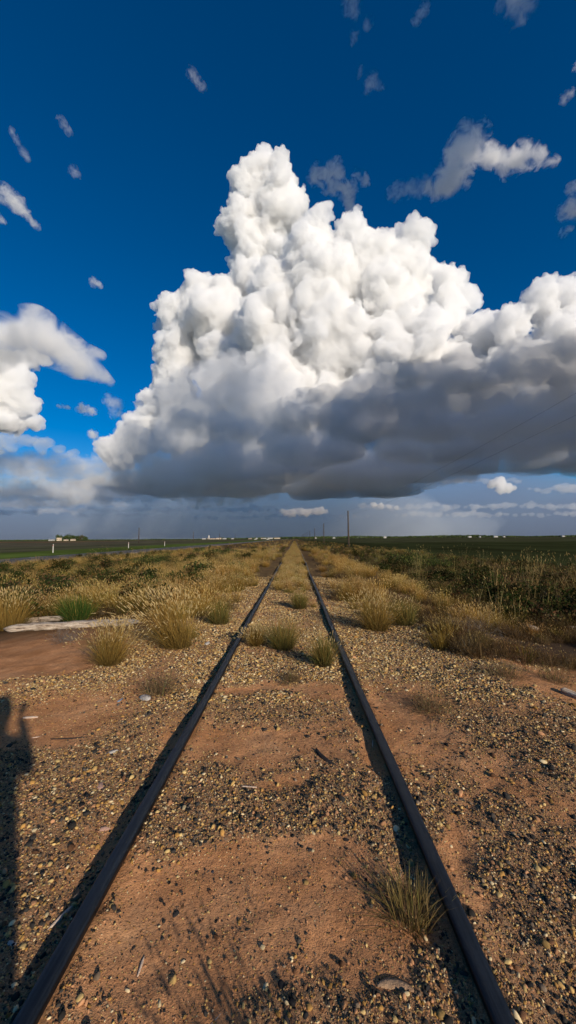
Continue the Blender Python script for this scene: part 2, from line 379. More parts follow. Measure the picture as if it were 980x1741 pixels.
puff([(-20,788,100,800,15,16),(100,800,235,812,16,12)], 9, 'soft grey white cloud layer joining the left clouds to the storm', 'thin', 36, nm='layer_cloud')
puff([(-20,836,120,840,12,13),(120,840,250,834,12,10)], 11, 'soft layer of cloud below the joining one, above the farm', 'thin', 37, nm='layer_cloud')
puff([(560,800,660,812,9,13),(660,812,800,806,13,9)], 7, 'torn dark shreds hanging under the base right of centre', 'soft', 38, nm='scud_cloud')
# rain volume in the storm's own shade, added to darken the bright strip
t = NT('rain_curtain')
a = t.n('ShaderNodeVolumeScatter', {'Color': (.62, .70, .84, 1), 'Density': 0.00017, 'Anisotropy': 0.0})
t.link(a.outputs[0], t.n('ShaderNodeOutputMaterial').inputs['Volume']); t.m.cycles.homogeneous_volume = True
bm = bmesh.new(); bmesh.ops.create_icosphere(bm, subdivisions=5, radius=1)
for v in bm.verts:
    c_ = v.co.copy(); k_ = 1 + .16 * noise.fractal(c_ * 2.2, 1, 2, 4)
    z_ = c_.z * 2300 * k_ if c_.z > 0 else c_.z * 20
    v.co = Vector((-1000 + c_.x * 9500 * k_, 16500 + c_.y * 3900 * k_, 60 + z_))
me = bpy.data.meshes.new('rain_curtain'); bm.to_mesh(me); bm.free(); me.materials.append(t.m)
rc = link(bpy.data.objects.new('rain_curtain', me)); tag(rc, 'dim blue grey rain falling under the dark storm base', 'rain', kind='stuff')
# ------------------------------------------------------------------ terrain
_G = np.random.default_rng(99).random((256, 256)).astype(np.float32)
def vnoise(x, y):
    xi = np.floor(x).astype(np.int64); yi = np.floor(y).astype(np.int64)
    fx = x - xi; fy = y - yi; fx = fx * fx * (3 - 2 * fx); fy = fy * fy * (3 - 2 * fy)
    g = lambda a, b: _G[a & 255, b & 255]
    return (g(xi, yi) * (1 - fx) + g(xi + 1, yi) * fx) * (1 - fy) + (g(xi, yi + 1) * (1 - fx) + g(xi + 1, yi + 1) * fx) * fy
def fbm(x, y, sc, octv=4, off=0.0):
    v = 0; a = .5; s = 1 / sc; t = 0
    for k in range(octv):
        v = v + a * vnoise(x * s + off + 17.3 * k, y * s + off * 1.7 + 9.1 * k); t += a; a *= .5; s *= 2.03
    return v / t
def sst(a, b, v):
    t = np.clip((v - a) / (b - a), 0, 1); return t * t * (3 - 2 * t)
RL, RR = -0.895, 0.648
# sand patches (photo pixels of the middle and half sizes, taken to the ground)
def patch(px, py, rx, ry):
    c = on_z(px, py); up = on_z(px, py - ry); return c.x, c.y, rx / F * (c.y), max(.05, up.y - c.y)
SAND = [patch(*p) for p in [(460,1278,150,38),(500,1171,110,12),(395,1178,60,10),(690,1225,55,40),(655,1260,30,60),(70,1085,110,30),(60,1120,90,22),(930,1160,70,22),
        (870,1200,60,18),(440,1500,150,55),(300,1560,90,60),(560,1560,90,80),(800,1400,45,60),(790,1480,40,60),(870,1330,60,30),(430,1640,140,70),(60,1230,70,28),(110,1260,50,20),(560,1450,80,20)]]
GRAV = [patch(*p) for p in [(470,1205,160,16),(470,1355,220,38),(560,1400,110,30),(330,1400,60,60),(240,1250,70,40),(100,1420,80,80),(40,1600,80,120),(820,1220,120,30),(900,1300,80,50),
        (930,1500,70,120),(500,1135,120,22),(640,1690,120,60),(300,1190,70,18),(190,1300,60,50),(700,1360,60,30),(20,1330,60,60)]]
def grit(x, y):
    """0 = smooth sand, 1 = loose gravel"""
    m = .51 + 1.3 * (fbm(x, y, .55, 5, 3.0) - .5)
    wx = x + .5 * (fbm(x, y, .30, 4, 8.0) - .5); wy = y + .6 * (fbm(x, y, .30, 4, 5.0) - .5)
    for cx, cy_, rx, ry in GRAV:
        m = m + .45 * np.exp(-(((wx - cx) / rx) ** 2 + ((wy - cy_) / ry) ** 2) ** 1.3)
    for cx, cy_, rx, ry in SAND:
        m = m - .55 * np.exp(-(((wx - cx) / rx) ** 2 + ((wy - cy_) / ry) ** 2) ** 1.5)
    far = sst(3.9, 5.0, y) * sst(2.6, 1.9, np.abs(x + .1) + .25 * (fbm(x, y, 1.2, 3) - .5))
    m = m + .6 * far * (.45 + .55 * sst(.40, .52, fbm(x, y, 1.3, 3, 21.)))
    # the right shoulder of the ballast
    m = m + .45 * np.exp(-((x - 1.9 - .12 * (y - 3)) / .45) ** 2) * sst(2.2, 3.5, y)
    return np.clip(m, 0, 1)
def gheight(x, y):
    x = np.asarray(x, dtype=np.float64); y = np.asarray(y, dtype=np.float64)
    h = -.42 * sst(2.2, 5.2, x + .5 * (fbm(x, y, 2.5, 3, 1.) - .5)) - .30 * sst(2.4, 7.5, -x + .6 * (fbm(x, y, 2.5, 3, 2.) - .5))
    near = sst(160, 25, np.hypot(x, y))
    h = h + near * (.10 * (fbm(x, y, 1.7, 4, 4.) - .5) * sst(.9, 2.0, np.abs(x + .12)) + .05 * (fbm(x, y, .55, 4, 6.) - .5) + .018 * (fbm(x, y, .09, 3, 7.) - .5))
    g_ = grit(x, y) * near
    h = h + .022 * (g_ - .5) + near * .020 * g_ * (fbm(x, y, .16, 3, 2.5) - .5)
    # ground is worn away along the shaded side of each rail, sand heaped on the sunny side
    for r in (RL, RR):
        h = h - near * .012 * np.exp(-((x - r + .11) / .07) ** 2) + near * .014 * np.exp(-((x - r - .08) / .06) ** 2)
    h = h + sst(80, 400, np.hypot(x, y)) * .25 * (fbm(x, y, 120, 3, 1.) - .5)
    return h
def gh(x, y): return float(gheight(np.array([x]), np.array([y]))[0])

def graded(lo_far, lo, hi, hi_far, step, growth):
    mid = list(np.arange(lo, hi, step)); up = []; v = hi; s = step
    while v < hi_far: up.append(v); v += s; s *= growth
    up.append(hi_far); dn = []; v = lo - step; s = step
    while v > lo_far: dn.append(v); s *= growth; v -= s
    dn.append(lo_far)
    return np.array(dn[::-1] + mid + up)
gx = graded(-60000, -3.2, 3.2, 60000, .026, 1.045); gy = graded(-4000, .6, 4.6, 90000, .026, 1.02)
X, Y_ = np.meshgrid(gx, gy)
Zg = gheight(X, Y_); Gm = grit(X, Y_)
ny, nx = X.shape; print('ground', nx, ny, nx * ny)
i = np.arange(nx * ny).reshape(ny, nx); q = np.stack([i[:-1, :-1], i[:-1, 1:], i[1:, 1:], i[1:, :-1]], -1).reshape(-1, 4)

t = NT('ground_soil')
geo = t.n('ShaderNodeNewGeometry'); pos = geo.outputs['Position']
att = t.n('ShaderNodeAttribute', attribute_name='grit').outputs['Fac']
zone = t.n('ShaderNodeAttribute', attribute_name='zone').outputs['Color']
zf = t.n('ShaderNodeAttribute', attribute_name='zone').outputs['Alpha']
n1 = t.noise(pos, 2.2, 5, .6); n2 = t.noise(pos, 38, 5, .65); n3 = t.noise(pos, 170, 3, .6)
sand = t.ramp(n1, [(.3, (.42, .190, .078)), (.5, (.55, .265, .120)), (.72, (.62, .335, .165))])
sand = t.mix(t.mapr(n2, .42, .66, 0, .45), sand, (.27, .125, .060))
gr = t.ramp(n2, [(.32, (.030, .024, .020)), (.46, (.15, .085, .045)), (.56, (.28, .165, .085)), (.70, (.40, .28, .16))])
fine = t.ramp(n3, [(.38, (.06, .045, .035)), (.52, (.30, .18, .10)), (.66, (.52, .38, .23))])
gcol = t.mix(.5, gr, fine)
gm = t.math('MULTIPLY', t.mapr(t.math('ADD', att, t.math('MULTIPLY', t.math('SUBTRACT', n2, .5), .9)), .38, .78), .85)
col = t.mix(gm, sand, gcol)
fn = t.noise(t.n('ShaderNodeMapping', {'Vector': pos, 'Scale': (1, .35, 1)}).outputs[0], .07, 8, .65)
zc = t.mix(t.mapr(fn, .38, .62, 0, .9), zone, t.mix(1.0, zone, (.5, .45, .5), 'MULTIPLY'))
col = t.mix(zf, col, zc)
b1 = t.n('ShaderNodeBump', {'Height': n2, 'Strength': .65, 'Distance': .018})
b2 = t.n('ShaderNodeBump', {'Height': n3, 'Strength': .7, 'Distance': .006, 'Normal': b1.outputs[0]})
bs = t.n('ShaderNodeBsdfPrincipled', {'Base Color': col, 'Roughness': .95, 'Normal': b2.outputs[0]}); bs.inputs['Specular IOR Level'].default_value = 0.0
oo = t.n('ShaderNodeOutputMaterial', {'Surface': bs.outputs[0]})
ground = mesh_np('ground', np.stack([X, Y_, Zg], -1).reshape(-1, 3), q, t.m)
tag(ground, kind='structure')
a = ground.data.attributes.new('grit', 'FLOAT', 'POINT'); a.data.foreach_set('value', Gm.astype(np.float32).ravel())
# zones of far cover: colour and amount
zc = np.zeros((ny, nx, 4), np.float32)
def setz(mask, c, amt=1.0):
    m = (mask * amt)[..., None].astype(np.float32)
    zc[..., :3] = zc[..., :3] * (1 - m) + np.array(c, np.float32) * m
    zc[..., 3] = np.maximum(zc[..., 3], m[..., 0])
nz = fbm(X, Y_, 6, 4, 2.)
setz(sst(3.2, 4.6, X + nz * 1.5) * sst(4.5, 6.5, Y_), (.075, .05, .032))
setz(sst(2.0, 4.5, -X + nz * 2) * sst(6.5, 8.5, Y_ + nz), (.13, .09, .045))
setz(sst(9, 14, Y_), (.15, .105, .05), .8)
setz(sst(5, 9, X) * sst(7, 12, Y_), (.045, .05, .022))
setz(sst(14, 18, X) * sst(14, 22, Y_), (.040, .048, .018))                       # green crop field to the right
setz(sst(150, 170, Y_) * sst(16, 30, X), (.07, .075, .035))
setz(sst(28.8, 29.4, -X), (.11, .16, .035))                                     # mown verge beyond the road
setz(sst(44, 50, -X + nz * 4), (.10, .10, .055))
setz(sst(75, 90, -X + nz * 8), (.12, .11, .07))
setz(sst(170, 190, -X) * sst(200, 260, Y_ + .4 * X), (.22, .115, .06))
setz(sst(350, 500, Y_) * sst(60, -60, X), (.12, .12, .06))
setz(sst(900, 1300, Y_), (.075, .075, .05))
a = ground.data.attributes.new('zone', 'FLOAT_COLOR', 'POINT'); a.data.foreach_set('color', zc.ravel())

# ------------------------------------------------------------------ road on the left
def simple_mat(name, c, rough=.8, spec=.3, metal=0.0, ns=None, c2=None, bump=0.0, bs_=40):
    t = NT(name); pos = t.n('ShaderNodeTexCoord').outputs['Object']
    colr = (*c, 1)
    if c2 is not None:
        colr = t.mix(t.mapr(t.noise(pos, ns or 3, 6, .65), .35, .68), c, c2)
    p = t.n('ShaderNodeBsdfPrincipled', {'Base Color': colr, 'Roughness': rough, 'Metallic': metal})
    p.inputs['Specular IOR Level'].default_value = spec
    if bump:
        p_b = t.n('ShaderNodeBump', {'Height': t.noise(pos, bs_, 6, .7), 'Strength': bump, 'Distance': .02}); t.link(p_b.outputs[0], p.inputs['Normal'])
    t.n('ShaderNodeOutputMaterial', {'Surface': p.outputs[0]})
    return t.m
def strip_mesh(name, x0, x1, mat, dz, ys):
    xs_ = np.linspace(x0, x1, 4); XX, YY = np.meshgrid(xs_, ys)
    zz = gheight(XX, YY).max(axis=1, keepdims=True) * np.ones_like(XX) + dz
    k = np.arange(XX.size).reshape(XX.shape); qq = np.stack([k[:-1, :-1], k[:-1, 1:], k[1:, 1:], k[1:, :-1]], -1).reshape(-1, 4)
    return mesh_np(name, np.stack([XX, YY, zz], -1).reshape(-1, 3), qq, mat)
ry = np.concatenate([np.arange(-120, 400, 2.0), np.geomspace(400, 4000, 60)])
tag(strip_mesh('road', -28.6, -22.2, simple_mat('asphalt', (.055, .052, .05), .9, c2=(.075, .07, .066), ns=2), .06, ry), kind='structure')
tag(strip_mesh('road_marking', -22.75, -22.6, simple_mat('road_paint', (.55, .53, .48), .8), .066, ry), kind='structure')
tag(strip_mesh('road_marking', -28.2, -28.05, bpy.data.materials['road_paint'], .066, ry), kind='structure')
tag(strip_mesh('road_shoulder', -22.19, -21.2, simple_mat('gravel_shoulder', (.20, .15, .10), .95, c2=(.30, .23, .16), ns=6), .05, ry), kind='structure')

# ------------------------------------------------------------------ railway
t = NT('rail_steel'); pos = t.n('ShaderNodeTexCoord').outputs['Object']
mp = t.n('ShaderNodeMapping', {'Vector': pos, 'Scale': (60, 1.5, 60)}).outputs[0]
st = t.noise(mp, 2.0, 5, .6); sp = t.noise(pos, 30, 4, .7)
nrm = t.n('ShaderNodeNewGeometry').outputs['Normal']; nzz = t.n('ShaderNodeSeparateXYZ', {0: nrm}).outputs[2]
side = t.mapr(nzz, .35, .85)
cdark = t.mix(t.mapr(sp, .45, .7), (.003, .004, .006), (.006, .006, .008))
ctop = t.mix(t.mapr(st, .35, .7), (.006, .009, .014), (.020, .027, .038))  # blue sky sheen painted into the upward faces
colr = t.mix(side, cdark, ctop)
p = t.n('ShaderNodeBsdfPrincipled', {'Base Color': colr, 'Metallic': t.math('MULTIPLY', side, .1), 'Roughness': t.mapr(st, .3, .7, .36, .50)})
p.inputs['Specular IOR Level'].default_value = .22
bb = t.n('ShaderNodeBump', {'Height': sp, 'Strength': .35, 'Distance': .003}); t.link(bb.outputs[0], p.inputs['Normal'])
t.n('ShaderNodeOutputMaterial', {'Surface': p.outputs[0]}); M_RAIL = t.m
prof = []
for a_ in np.linspace(0, 1, 7): prof.append((-.036 + .072 * a_, .100 - .006 * (2 * a_ - 1) ** 4 * 1.4))
prof = [(-.0355, .066), (-.0362, .086), (-.033, .0945), (-.026, .0985), (-.013, .1003), (0, .101), (.013, .1003), (.026, .0985), (.033, .0945), (.0362, .086), (.0355, .066),
        (.022, .058), (.009, .050), (.008, -.020), (.018, -.032), (.066, -.040), (.068, -.052), (-.068, -.052), (-.066, -.040), (-.018, -.032), (-.008, -.020), (-.009, .050), (-.022, .058)]
def rail(x0, ph, parent):
    ys = np.concatenate([np.arange(-8, 14, .12), np.geomspace(14, 900, 140)])
    w = .010 * np.sin(ys / 1.9 + ph) * sst(1, 5, ys) + .05 * np.sin(ys / 17 + ph * .3) * sst(10, 40, ys) + .012 * np.sin(ys / 6.1 + ph)
    zz = .008 * np.sin(ys / 3.3 + ph) + .02 * np.sin(ys / 14 + 1) * sst(8, 30, ys)
    V = np.array([[x0 + w[k] + a_, y, b_ - .045 + zz[k]] for k, y in enumerate(ys) for a_, b_ in prof])
    m, n = len(ys), len(prof); k = np.arange(m * n).reshape(m, n); k2 = np.roll(k, -1, 1)
    qq = np.stack([k[:-1], k2[:-1], k2[1:], k[1:]], -1).reshape(-1, 4)
    o = mesh_np('rail', V, qq, M_RAIL, parent); return o
track = bpy.data.objects.new('railway_track', None); COL.objects.link(track)
tag(track, 'old railway track half buried in sand and gravel, running straight to the horizon', 'railway track')
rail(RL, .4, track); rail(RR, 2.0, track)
# buried sleepers: only a worn top edge is left proud here and there
M_TIE = simple_mat('old_sleeper_wood', (.07, .05, .04), .95, c2=(.14, .10, .075), ns=9, bump=.6)
for k in range(0, 26):
    y = 1.05 + k * .56; bm = bmesh.new(); bmesh.ops.create_cube(bm, size=1)
    for v in bm.verts: v.co = Vector((v.co.x * 2.5 - .11 + random.uniform(-.02, .02), v.co.y * .21 + y, v.co.z * .15 - .135))
    bmesh.ops.bevel(bm, geom=bm.edges[:], offset=.012, segments=2, affect='EDGES')
    me = bpy.data.meshes.new('sleeper'); bm.to_mesh(me); bm.free(); me.materials.append(M_TIE)
    link(bpy.data.objects.new('sleeper', me), track)

# ------------------------------------------------------------------ loose stones
def pebble_proto(seed):
    g = np.random.default_rng(seed); bm = bmesh.new(); bmesh.ops.create_icosphere(bm, subdivisions=2, radius=1)
    sc = (g.uniform(.85, 1.25), g.uniform(.6, .95), g.uniform(.4, .75))
    cuts = [(Vector(g.normal(size=3)).normalized(), g.uniform(.55, .85)) for _ in range(12)]
    for v in bm.verts:
        for nrm_, d in cuts:
            e = v.co.dot(nrm_) - d
            if e > 0: v.co -= nrm_ * e * .92
        v.co = Vector((v.co.x * sc[0], v.co.y * sc[1], v.co.z * sc[2]))
    for f in bm.faces: f.smooth = True
    me = bpy.data.meshes.new('pebble'); bm.to_mesh(me); bm.free(); return me
t = NT('stone'); c_ = t.n('ShaderNodeAttribute', attribute_name='tint', attribute_type='INSTANCER').outputs['Color']
pn = t.noise(t.n('ShaderNodeTexCoord').outputs['Object'], 2.4, 4, .6)
colr = t.mix(t.mapr(pn, .35, .7, 0, .5), c_, t.mix(1.0, c_, (.55, .5, .45), 'MULTIPLY'))
p = t.n('ShaderNodeBsdfPrincipled', {'Base Color': colr, 'Roughness': .85}); p.inputs['Specular IOR Level'].default_value = .08
t.n('ShaderNodeOutputMaterial', {'Surface': p.outputs[0]}); M_STONE = t.m
def scatter(name, P, rot, scl, tint, idx, protos, label, cat):
    """one stuff object: instances of the prototype meshes on points"""
    me = bpy.data.meshes.new(name); n = len(P); me.vertices.add(n); me.vertices.foreach_set('co', P.astype(np.float32).ravel())
    for nm, ty, fld, d in (('rot', 'FLOAT_VECTOR', 'vector', rot), ('scl', 'FLOAT_VECTOR', 'vector', scl), ('tint', 'FLOAT_COLOR', 'color', tint), ('idx', 'INT', 'value', idx)):
        a = me.attributes.new(nm, ty, 'POINT'); a.data.foreach_set(fld, np.asarray(d, dtype=np.int32 if ty == 'INT' else np.float32).ravel())
    o = link(bpy.data.objects.new(name, me))
    ng = bpy.data.node_groups.new(name, 'GeometryNodeTree')
    ng.interface.new_socket('Geometry', in_out='INPUT', socket_type='NodeSocketGeometry')
    ng.interface.new_socket('Geometry', in_out='OUTPUT', socket_type='NodeSocketGeometry')
    t = NT('', ng); gi = t.n('NodeGroupInput'); go = t.n('NodeGroupOutput'); join = t.n('GeometryNodeJoinGeometry')
    ia = t.n('GeometryNodeInputNamedAttribute', {0: 'idx'}, data_type='INT')
    ra = t.n('GeometryNodeInputNamedAttribute', {0: 'rot'}, data_type='FLOAT_VECTOR')
    sa = t.n('GeometryNodeInputNamedAttribute', {0: 'scl'}, data_type='FLOAT_VECTOR')
    er = t.n('FunctionNodeEulerToRotation', {0: ra.outputs[0]})
    out = lambda nd: next(s for s in nd.outputs if s.enabled)
    for k, pm in enumerate(protos):
        po = bpy.data.objects.new(name + '_kind', pm)             # prototype, not linked to the scene
        oi = t.n('GeometryNodeObjectInfo'); oi.inputs['Object'].default_value = po
        cm = t.n('FunctionNodeCompare', data_type='INT', operation='EQUAL'); cm.inputs[3].default_value = k; t.link(out(ia), cm.inputs[2])
        ip = t.n('GeometryNodeInstanceOnPoints', {'Points': gi.outputs[0], 'Selection': cm.outputs[0], 'Instance': oi.outputs['Geometry'], 'Rotation': er.outputs[0], 'Scale': out(sa)})
        t.link(ip.outputs[0], join.inputs[0])
    t.link(join.outputs[0], go.inputs[0])
    md = o.modifiers.new('scatter', 'NODES'); md.node_group = ng
    tag(o, label, cat, kind='stuff'); return o
peb = [pebble_proto(s) for s in range(8)]
for m_ in peb: m_.materials.append(M_STONE)
g = np.random.default_rng(5)
def sample(n, y0, y1, wfun):
    """points spread over the wedge in front of the viewer, kept with probability wfun"""
    n = int(n * 1.28); y = np.sqrt(g.uniform(y0 ** 2, y1 ** 2, n)); x = g.uniform(-1.1, 1.1, n) * y + g.uniform(-.25, .25, n)
    k = g.random(n) < wfun(x, y); return x[k], y[k]
def clear_rail(x): return (np.abs(x - RL) > .045) & (np.abs(x - RR) > .045)
parts_ = []
TI = np.array([(.58, .43, .20), (.66, .55, .36), (.42, .24, .08), (.48, .32, .13), (.042, .040, .040), (.028, .028, .032), (.16, .085, .05), (.42, .23, .13), (.22, .17, .13), (.09, .08, .075)])
for n, y0, y1, med, sg, mx, wf, pr in [
        (150000, .75, 4.2, .0043, .55, .026, lambda x, y: np.clip(grit(x, y) ** 1.8 * 1.1 + .05, 0, 1), (.10,.07,.10,.10,.22,.11,.07,.13,.05,.05)),
        (380000, .75, 4.4, .0021, .45, .007, lambda x, y: np.clip(.38 + grit(x, y) * .8, 0, 1), (.08,.04,.12,.10,.07,.03,.08,.42,.04,.03)),
        (300000, 3.8, 9.0, .0068, .50, .030, lambda x, y: np.clip(grit(x, y) ** 2.2 * 1.1, 0, 1) * sst(5.0, 2.6, np.abs(x)), (.22,.14,.15,.16,.10,.05,.04,.08,.03,.03)),
        (150000, 8.5, 16., .012, .35, .030, lambda x, y: np.clip(grit(x, y) ** 2.0, 0, 1) * sst(3.2, 2.0, np.abs(x)), (.24,.14,.16,.17,.08,.04,.04,.08,.03,.02))]:
    x, y = sample(n, y0, y1, wf); k = clear_rail(x); x, y = x[k], y[k]; m = len(x)
    r = np.minimum(med * np.exp(g.normal(0, sg, m)), mx)
    z = gheight(x, y) + r * g.uniform(-.30, .34, m)
    tint = TI[g.choice(len(TI), m, p=np.array(pr) / sum(pr))] * g.uniform(.55, 1.25, (m, 1)) * np.array([1, .95, .84])
    parts_.append((np.stack([x, y, z], 1), np.stack([g.normal(0, .35, m), g.normal(0, .35, m), g.uniform(0, 6.28, m)], 1), np.repeat(r[:, None], 3, 1), np.concatenate([tint, np.ones((m, 1))], 1), g.integers(0, 8, m)))
P_, R_, S_, T_, I_ = [np.concatenate([p[k] for p in parts_]) for k in range(5)]
print('pebbles', len(P_))
scatter('gravel', P_, R_, S_, T_, I_, peb, 'loose cream, ochre and black gravel spread over the sand', 'gravel')
# ------------------------------------------------------------------ grasses and shrubs
t = NT('grass_blade')
tc = t.n('ShaderNodeAttribute', attribute_name='tint').outputs['Color']
tg = t.n('ShaderNodeAttribute', attribute_name='tint', attribute_type='INSTANCER').outputs['Color']
df = t.n('ShaderNodeBsdfDiffuse', {'Color': tc}); tr = t.n('ShaderNodeBsdfTranslucent', {'Color': tc})
mx = t.n('ShaderNodeMixShader', {0: .30, 1: df.outputs[0], 2: tr.outputs[0]})
t.n('ShaderNodeOutputMaterial', {'Surface': mx.outputs[0]}); M_GRASS = t.m
t = NT('grass_blade_scattered')
tc = t.n('ShaderNodeAttribute', attribute_name='tint').outputs['Color']
tg = t.n('ShaderNodeAttribute', attribute_name='tint', attribute_type='INSTANCER').outputs['Color']
cc = t.mix(1.0, tc, tg, 'MULTIPLY')
df = t.n('ShaderNodeBsdfDiffuse', {'Color': cc}); tr = t.n('ShaderNodeBsdfTranslucent', {'Color': cc})
mx = t.n('ShaderNodeMixShader', {0: .30, 1: df.outputs[0], 2: tr.outputs[0]})
t.n('ShaderNodeOutputMaterial', {'Surface': mx.outputs[0]}); M_GRASS2 = t.m

GOLD = [(.40, .245, .055), (.48, .30, .075), (.34, .19, .04), (.27, .165, .045)]
OLIVE = [(.13, .15, .035), (.18, .17, .05), (.24, .19, .06), (.10, .12, .03)]
GREEN = [(.045, .105, .018), (.07, .13, .025), (.11, .15, .035)]
BROWN = [(.16, .10, .05), (.21, .14, .07), (.12, .08, .045), (.25, .17, .09)]
GREY = [(.20, .17, .14), (.26, .22, .18), (.15, .12, .10)]
STRAW = [(.52, .38, .16), (.60, .46, .23), (.42, .29, .12)]
RUST = [(.13, .055, .03), (.17, .075, .04), (.10, .055, .03), (.07, .07, .03)]
DKGREEN = [(.035, .052, .018), (.052, .070, .024), (.075, .082, .03)]
def blades(g, n, R0, H, spread, lean, width, pal, base=None, curl=.35, hvar=.45, seg=5, zoff=0.0):
    """ribbons rising from a disc; returns verts, quads, colours"""
    a = g.uniform(0, 2 * np.pi, n); rr = R0 * np.sqrt(g.random(n))
    bx, by = rr * np.cos(a), rr * np.sin(a)
    h = H * (1 - hvar * g.random(n) ** 1.3)
    tilt = np.abs(g.normal(0, spread, n)) * (.45 + .8 * rr / max(R0, 1e-6)); da = a + g.normal(0, .5, n)
    dx, dy = np.sin(tilt) * np.cos(da) + lean[0], np.sin(tilt) * np.sin(da) + lean[1]
    dz = np.maximum(.15, np.cos(np.minimum(tilt, 1.45)))
    s = np.linspace(0, 1, seg)[None, :]
    bend = (curl * g.uniform(.3, 1.4, n))[:, None] * s ** 2
    px = bx[:, None] + h[:, None] * (dx[:, None] * (s + bend)); py = by[:, None] + h[:, None] * (dy[:, None] * (s + bend))
    pz = h[:, None] * (dz[:, None] * s - .5 * bend * (dx ** 2 + dy ** 2)[:, None]) + zoff
    w = width * g.uniform(.6, 1.4, n)[:, None] * (1 - s ** 2.2 * .92) * .5
    fa = g.uniform(0, np.pi, n); wx, wy = np.cos(fa)[:, None] * w, np.sin(fa)[:, None] * w
    V = np.stack([np.stack([px - wx, py - wy, pz], -1), np.stack([px + wx, py + wy, pz], -1)], 2)      # n,seg,2,3
    k = np.arange(n * seg * 2).reshape(n, seg, 2)
    Q = np.stack([k[:, :-1, 0], k[:, :-1, 1], k[:, 1:, 1], k[:, 1:, 0]], -1).reshape(-1, 4)
    pal = np.array(pal); c = pal[g.integers(0, len(pal), n)] * g.uniform(.8, 1.2, (n, 1))
    C = np.repeat(c[:, None, :], seg, 1)
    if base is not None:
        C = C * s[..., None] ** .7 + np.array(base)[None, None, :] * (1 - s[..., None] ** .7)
    C = np.repeat(C[:, :, None, :], 2, 2)
    tip = np.stack([px[:, -1], py[:, -1], pz[:, -1]], -1); d = tip - np.stack([px[:, -2], py[:, -2], pz[:, -2]], -1)
    return V.reshape(-1, 3), Q, C.reshape(-1, 3), tip, d / (np.linalg.norm(d, axis=1, keepdims=True) + 1e-9)
def heads(g, tip, d, L, r, pal, keep=1.0):
    """seed heads: slim four sided spindles at the blade tips"""
    k = g.random(len(tip)) < keep; tip, d = tip[k], d[k]; n = len(tip)
    L = L * g.uniform(.6, 1.3, n)[:, None]; r = r * g.uniform(.7, 1.3, n)[:, None]
    d = d + g.normal(0, .12, (n, 3)); d /= np.linalg.norm(d, axis=1, keepdims=True)
    u = np.cross(d, [0, 0, 1.0]) + 1e-6; u /= np.linalg.norm(u, axis=1, keepdims=True); v = np.cross(d, u)
    st_ = [(0, .15), (.25, 1.0), (.65, .75), (1.0, .08)]
    V = np.stack([np.stack([tip + d * L * a_ + (u * cx + v * cy_) * r * b_ for cx, cy_ in ((1, 0), (0, 1), (-1, 0), (0, -1))], 1) for a_, b_ in st_], 1)
    k = np.arange(n * 16).reshape(n, 4, 4); k2 = np.roll(k, -1, 2)
    Q = np.stack([k[:, :-1], k2[:, :-1], k2[:, 1:], k[:, 1:]], -1).reshape(-1, 4)
    pal = np.array(pal); c = pal[g.integers(0, len(pal), n)] * g.uniform(.85, 1.2, (n, 1))
    return V.reshape(-1, 3), Q, np.repeat(c, 16, 0)
def twigs(g, n, R0, H, pal, width=.004, depth=3):
    """scraggly dead brush: branching crooked ribbons filling a dome"""
    Vs, Qs, Cs = [], [], []; off = 0
    pal = np.array(pal)
    a = g.uniform(0, 2 * np.pi, n); el = np.arccos(g.uniform(0, 1, n) ** .8)
    st = np.zeros((n, 3)); st[:, 0] = g.normal(0, R0 * .25, n); st[:, 1] = g.normal(0, R0 * .25, n)
    d = np.stack([np.sin(el) * np.cos(a), np.sin(el) * np.sin(a), np.cos(el)], 1)
    L = np.full(n, 1.0)
    cur = (st, d, L)
    for lev in range(depth):
        st, d, L = cur; m = len(st); seg = 4
        P = [st]; dd = d
        for s_ in range(seg):
            dd = dd + g.normal(0, .28, (m, 3)); dd /= np.linalg.norm(dd, axis=1, keepdims=True)
            stp = dd * np.array([R0, R0, H]) * (L / seg * g.uniform(.7, 1.2, m))[:, None] * .62
            q_ = P[-1] + stp; q_[:, 2] = np.maximum(q_[:, 2], .004); P.append(q_)
        P = np.stack(P, 1)
        w = width * (.8 ** lev) * .5 * np.linspace(1, .45, seg + 1)[None, :, None]
        f = g.normal(size=(m, 3)); f /= np.linalg.norm(f, axis=1, keepdims=True)
        V = np.stack([P - f[:, None] * w, P + f[:, None] * w], 2)
        k = np.arange(m * (seg + 1) * 2).reshape(m, seg + 1, 2) + off; off += m * (seg + 1) * 2
        Qs.append(np.stack([k[:, :-1, 0], k[:, :-1, 1], k[:, 1:, 1], k[:, 1:, 0]], -1).reshape(-1, 4))
        c = pal[g.integers(0, len(pal), m)] * g.uniform(.75, 1.25, (m, 1))
        Vs.append(V.reshape(-1, 3)); Cs.append(np.repeat(c, (seg + 1) * 2, 0))
        j = g.integers(1, seg + 1, (m, 3)); s2 = P[np.arange(m)[:, None], j].reshape(-1, 3)
        d2 = np.repeat(dd, 3, 0) + g.normal(0, .7, (m * 3, 3)); d2 /= np.linalg.norm(d2, axis=1, keepdims=True)
        cur = (s2, d2, np.repeat(L, 3) * .6)
    return np.concatenate(Vs), np.concatenate(Qs), np.concatenate(Cs)
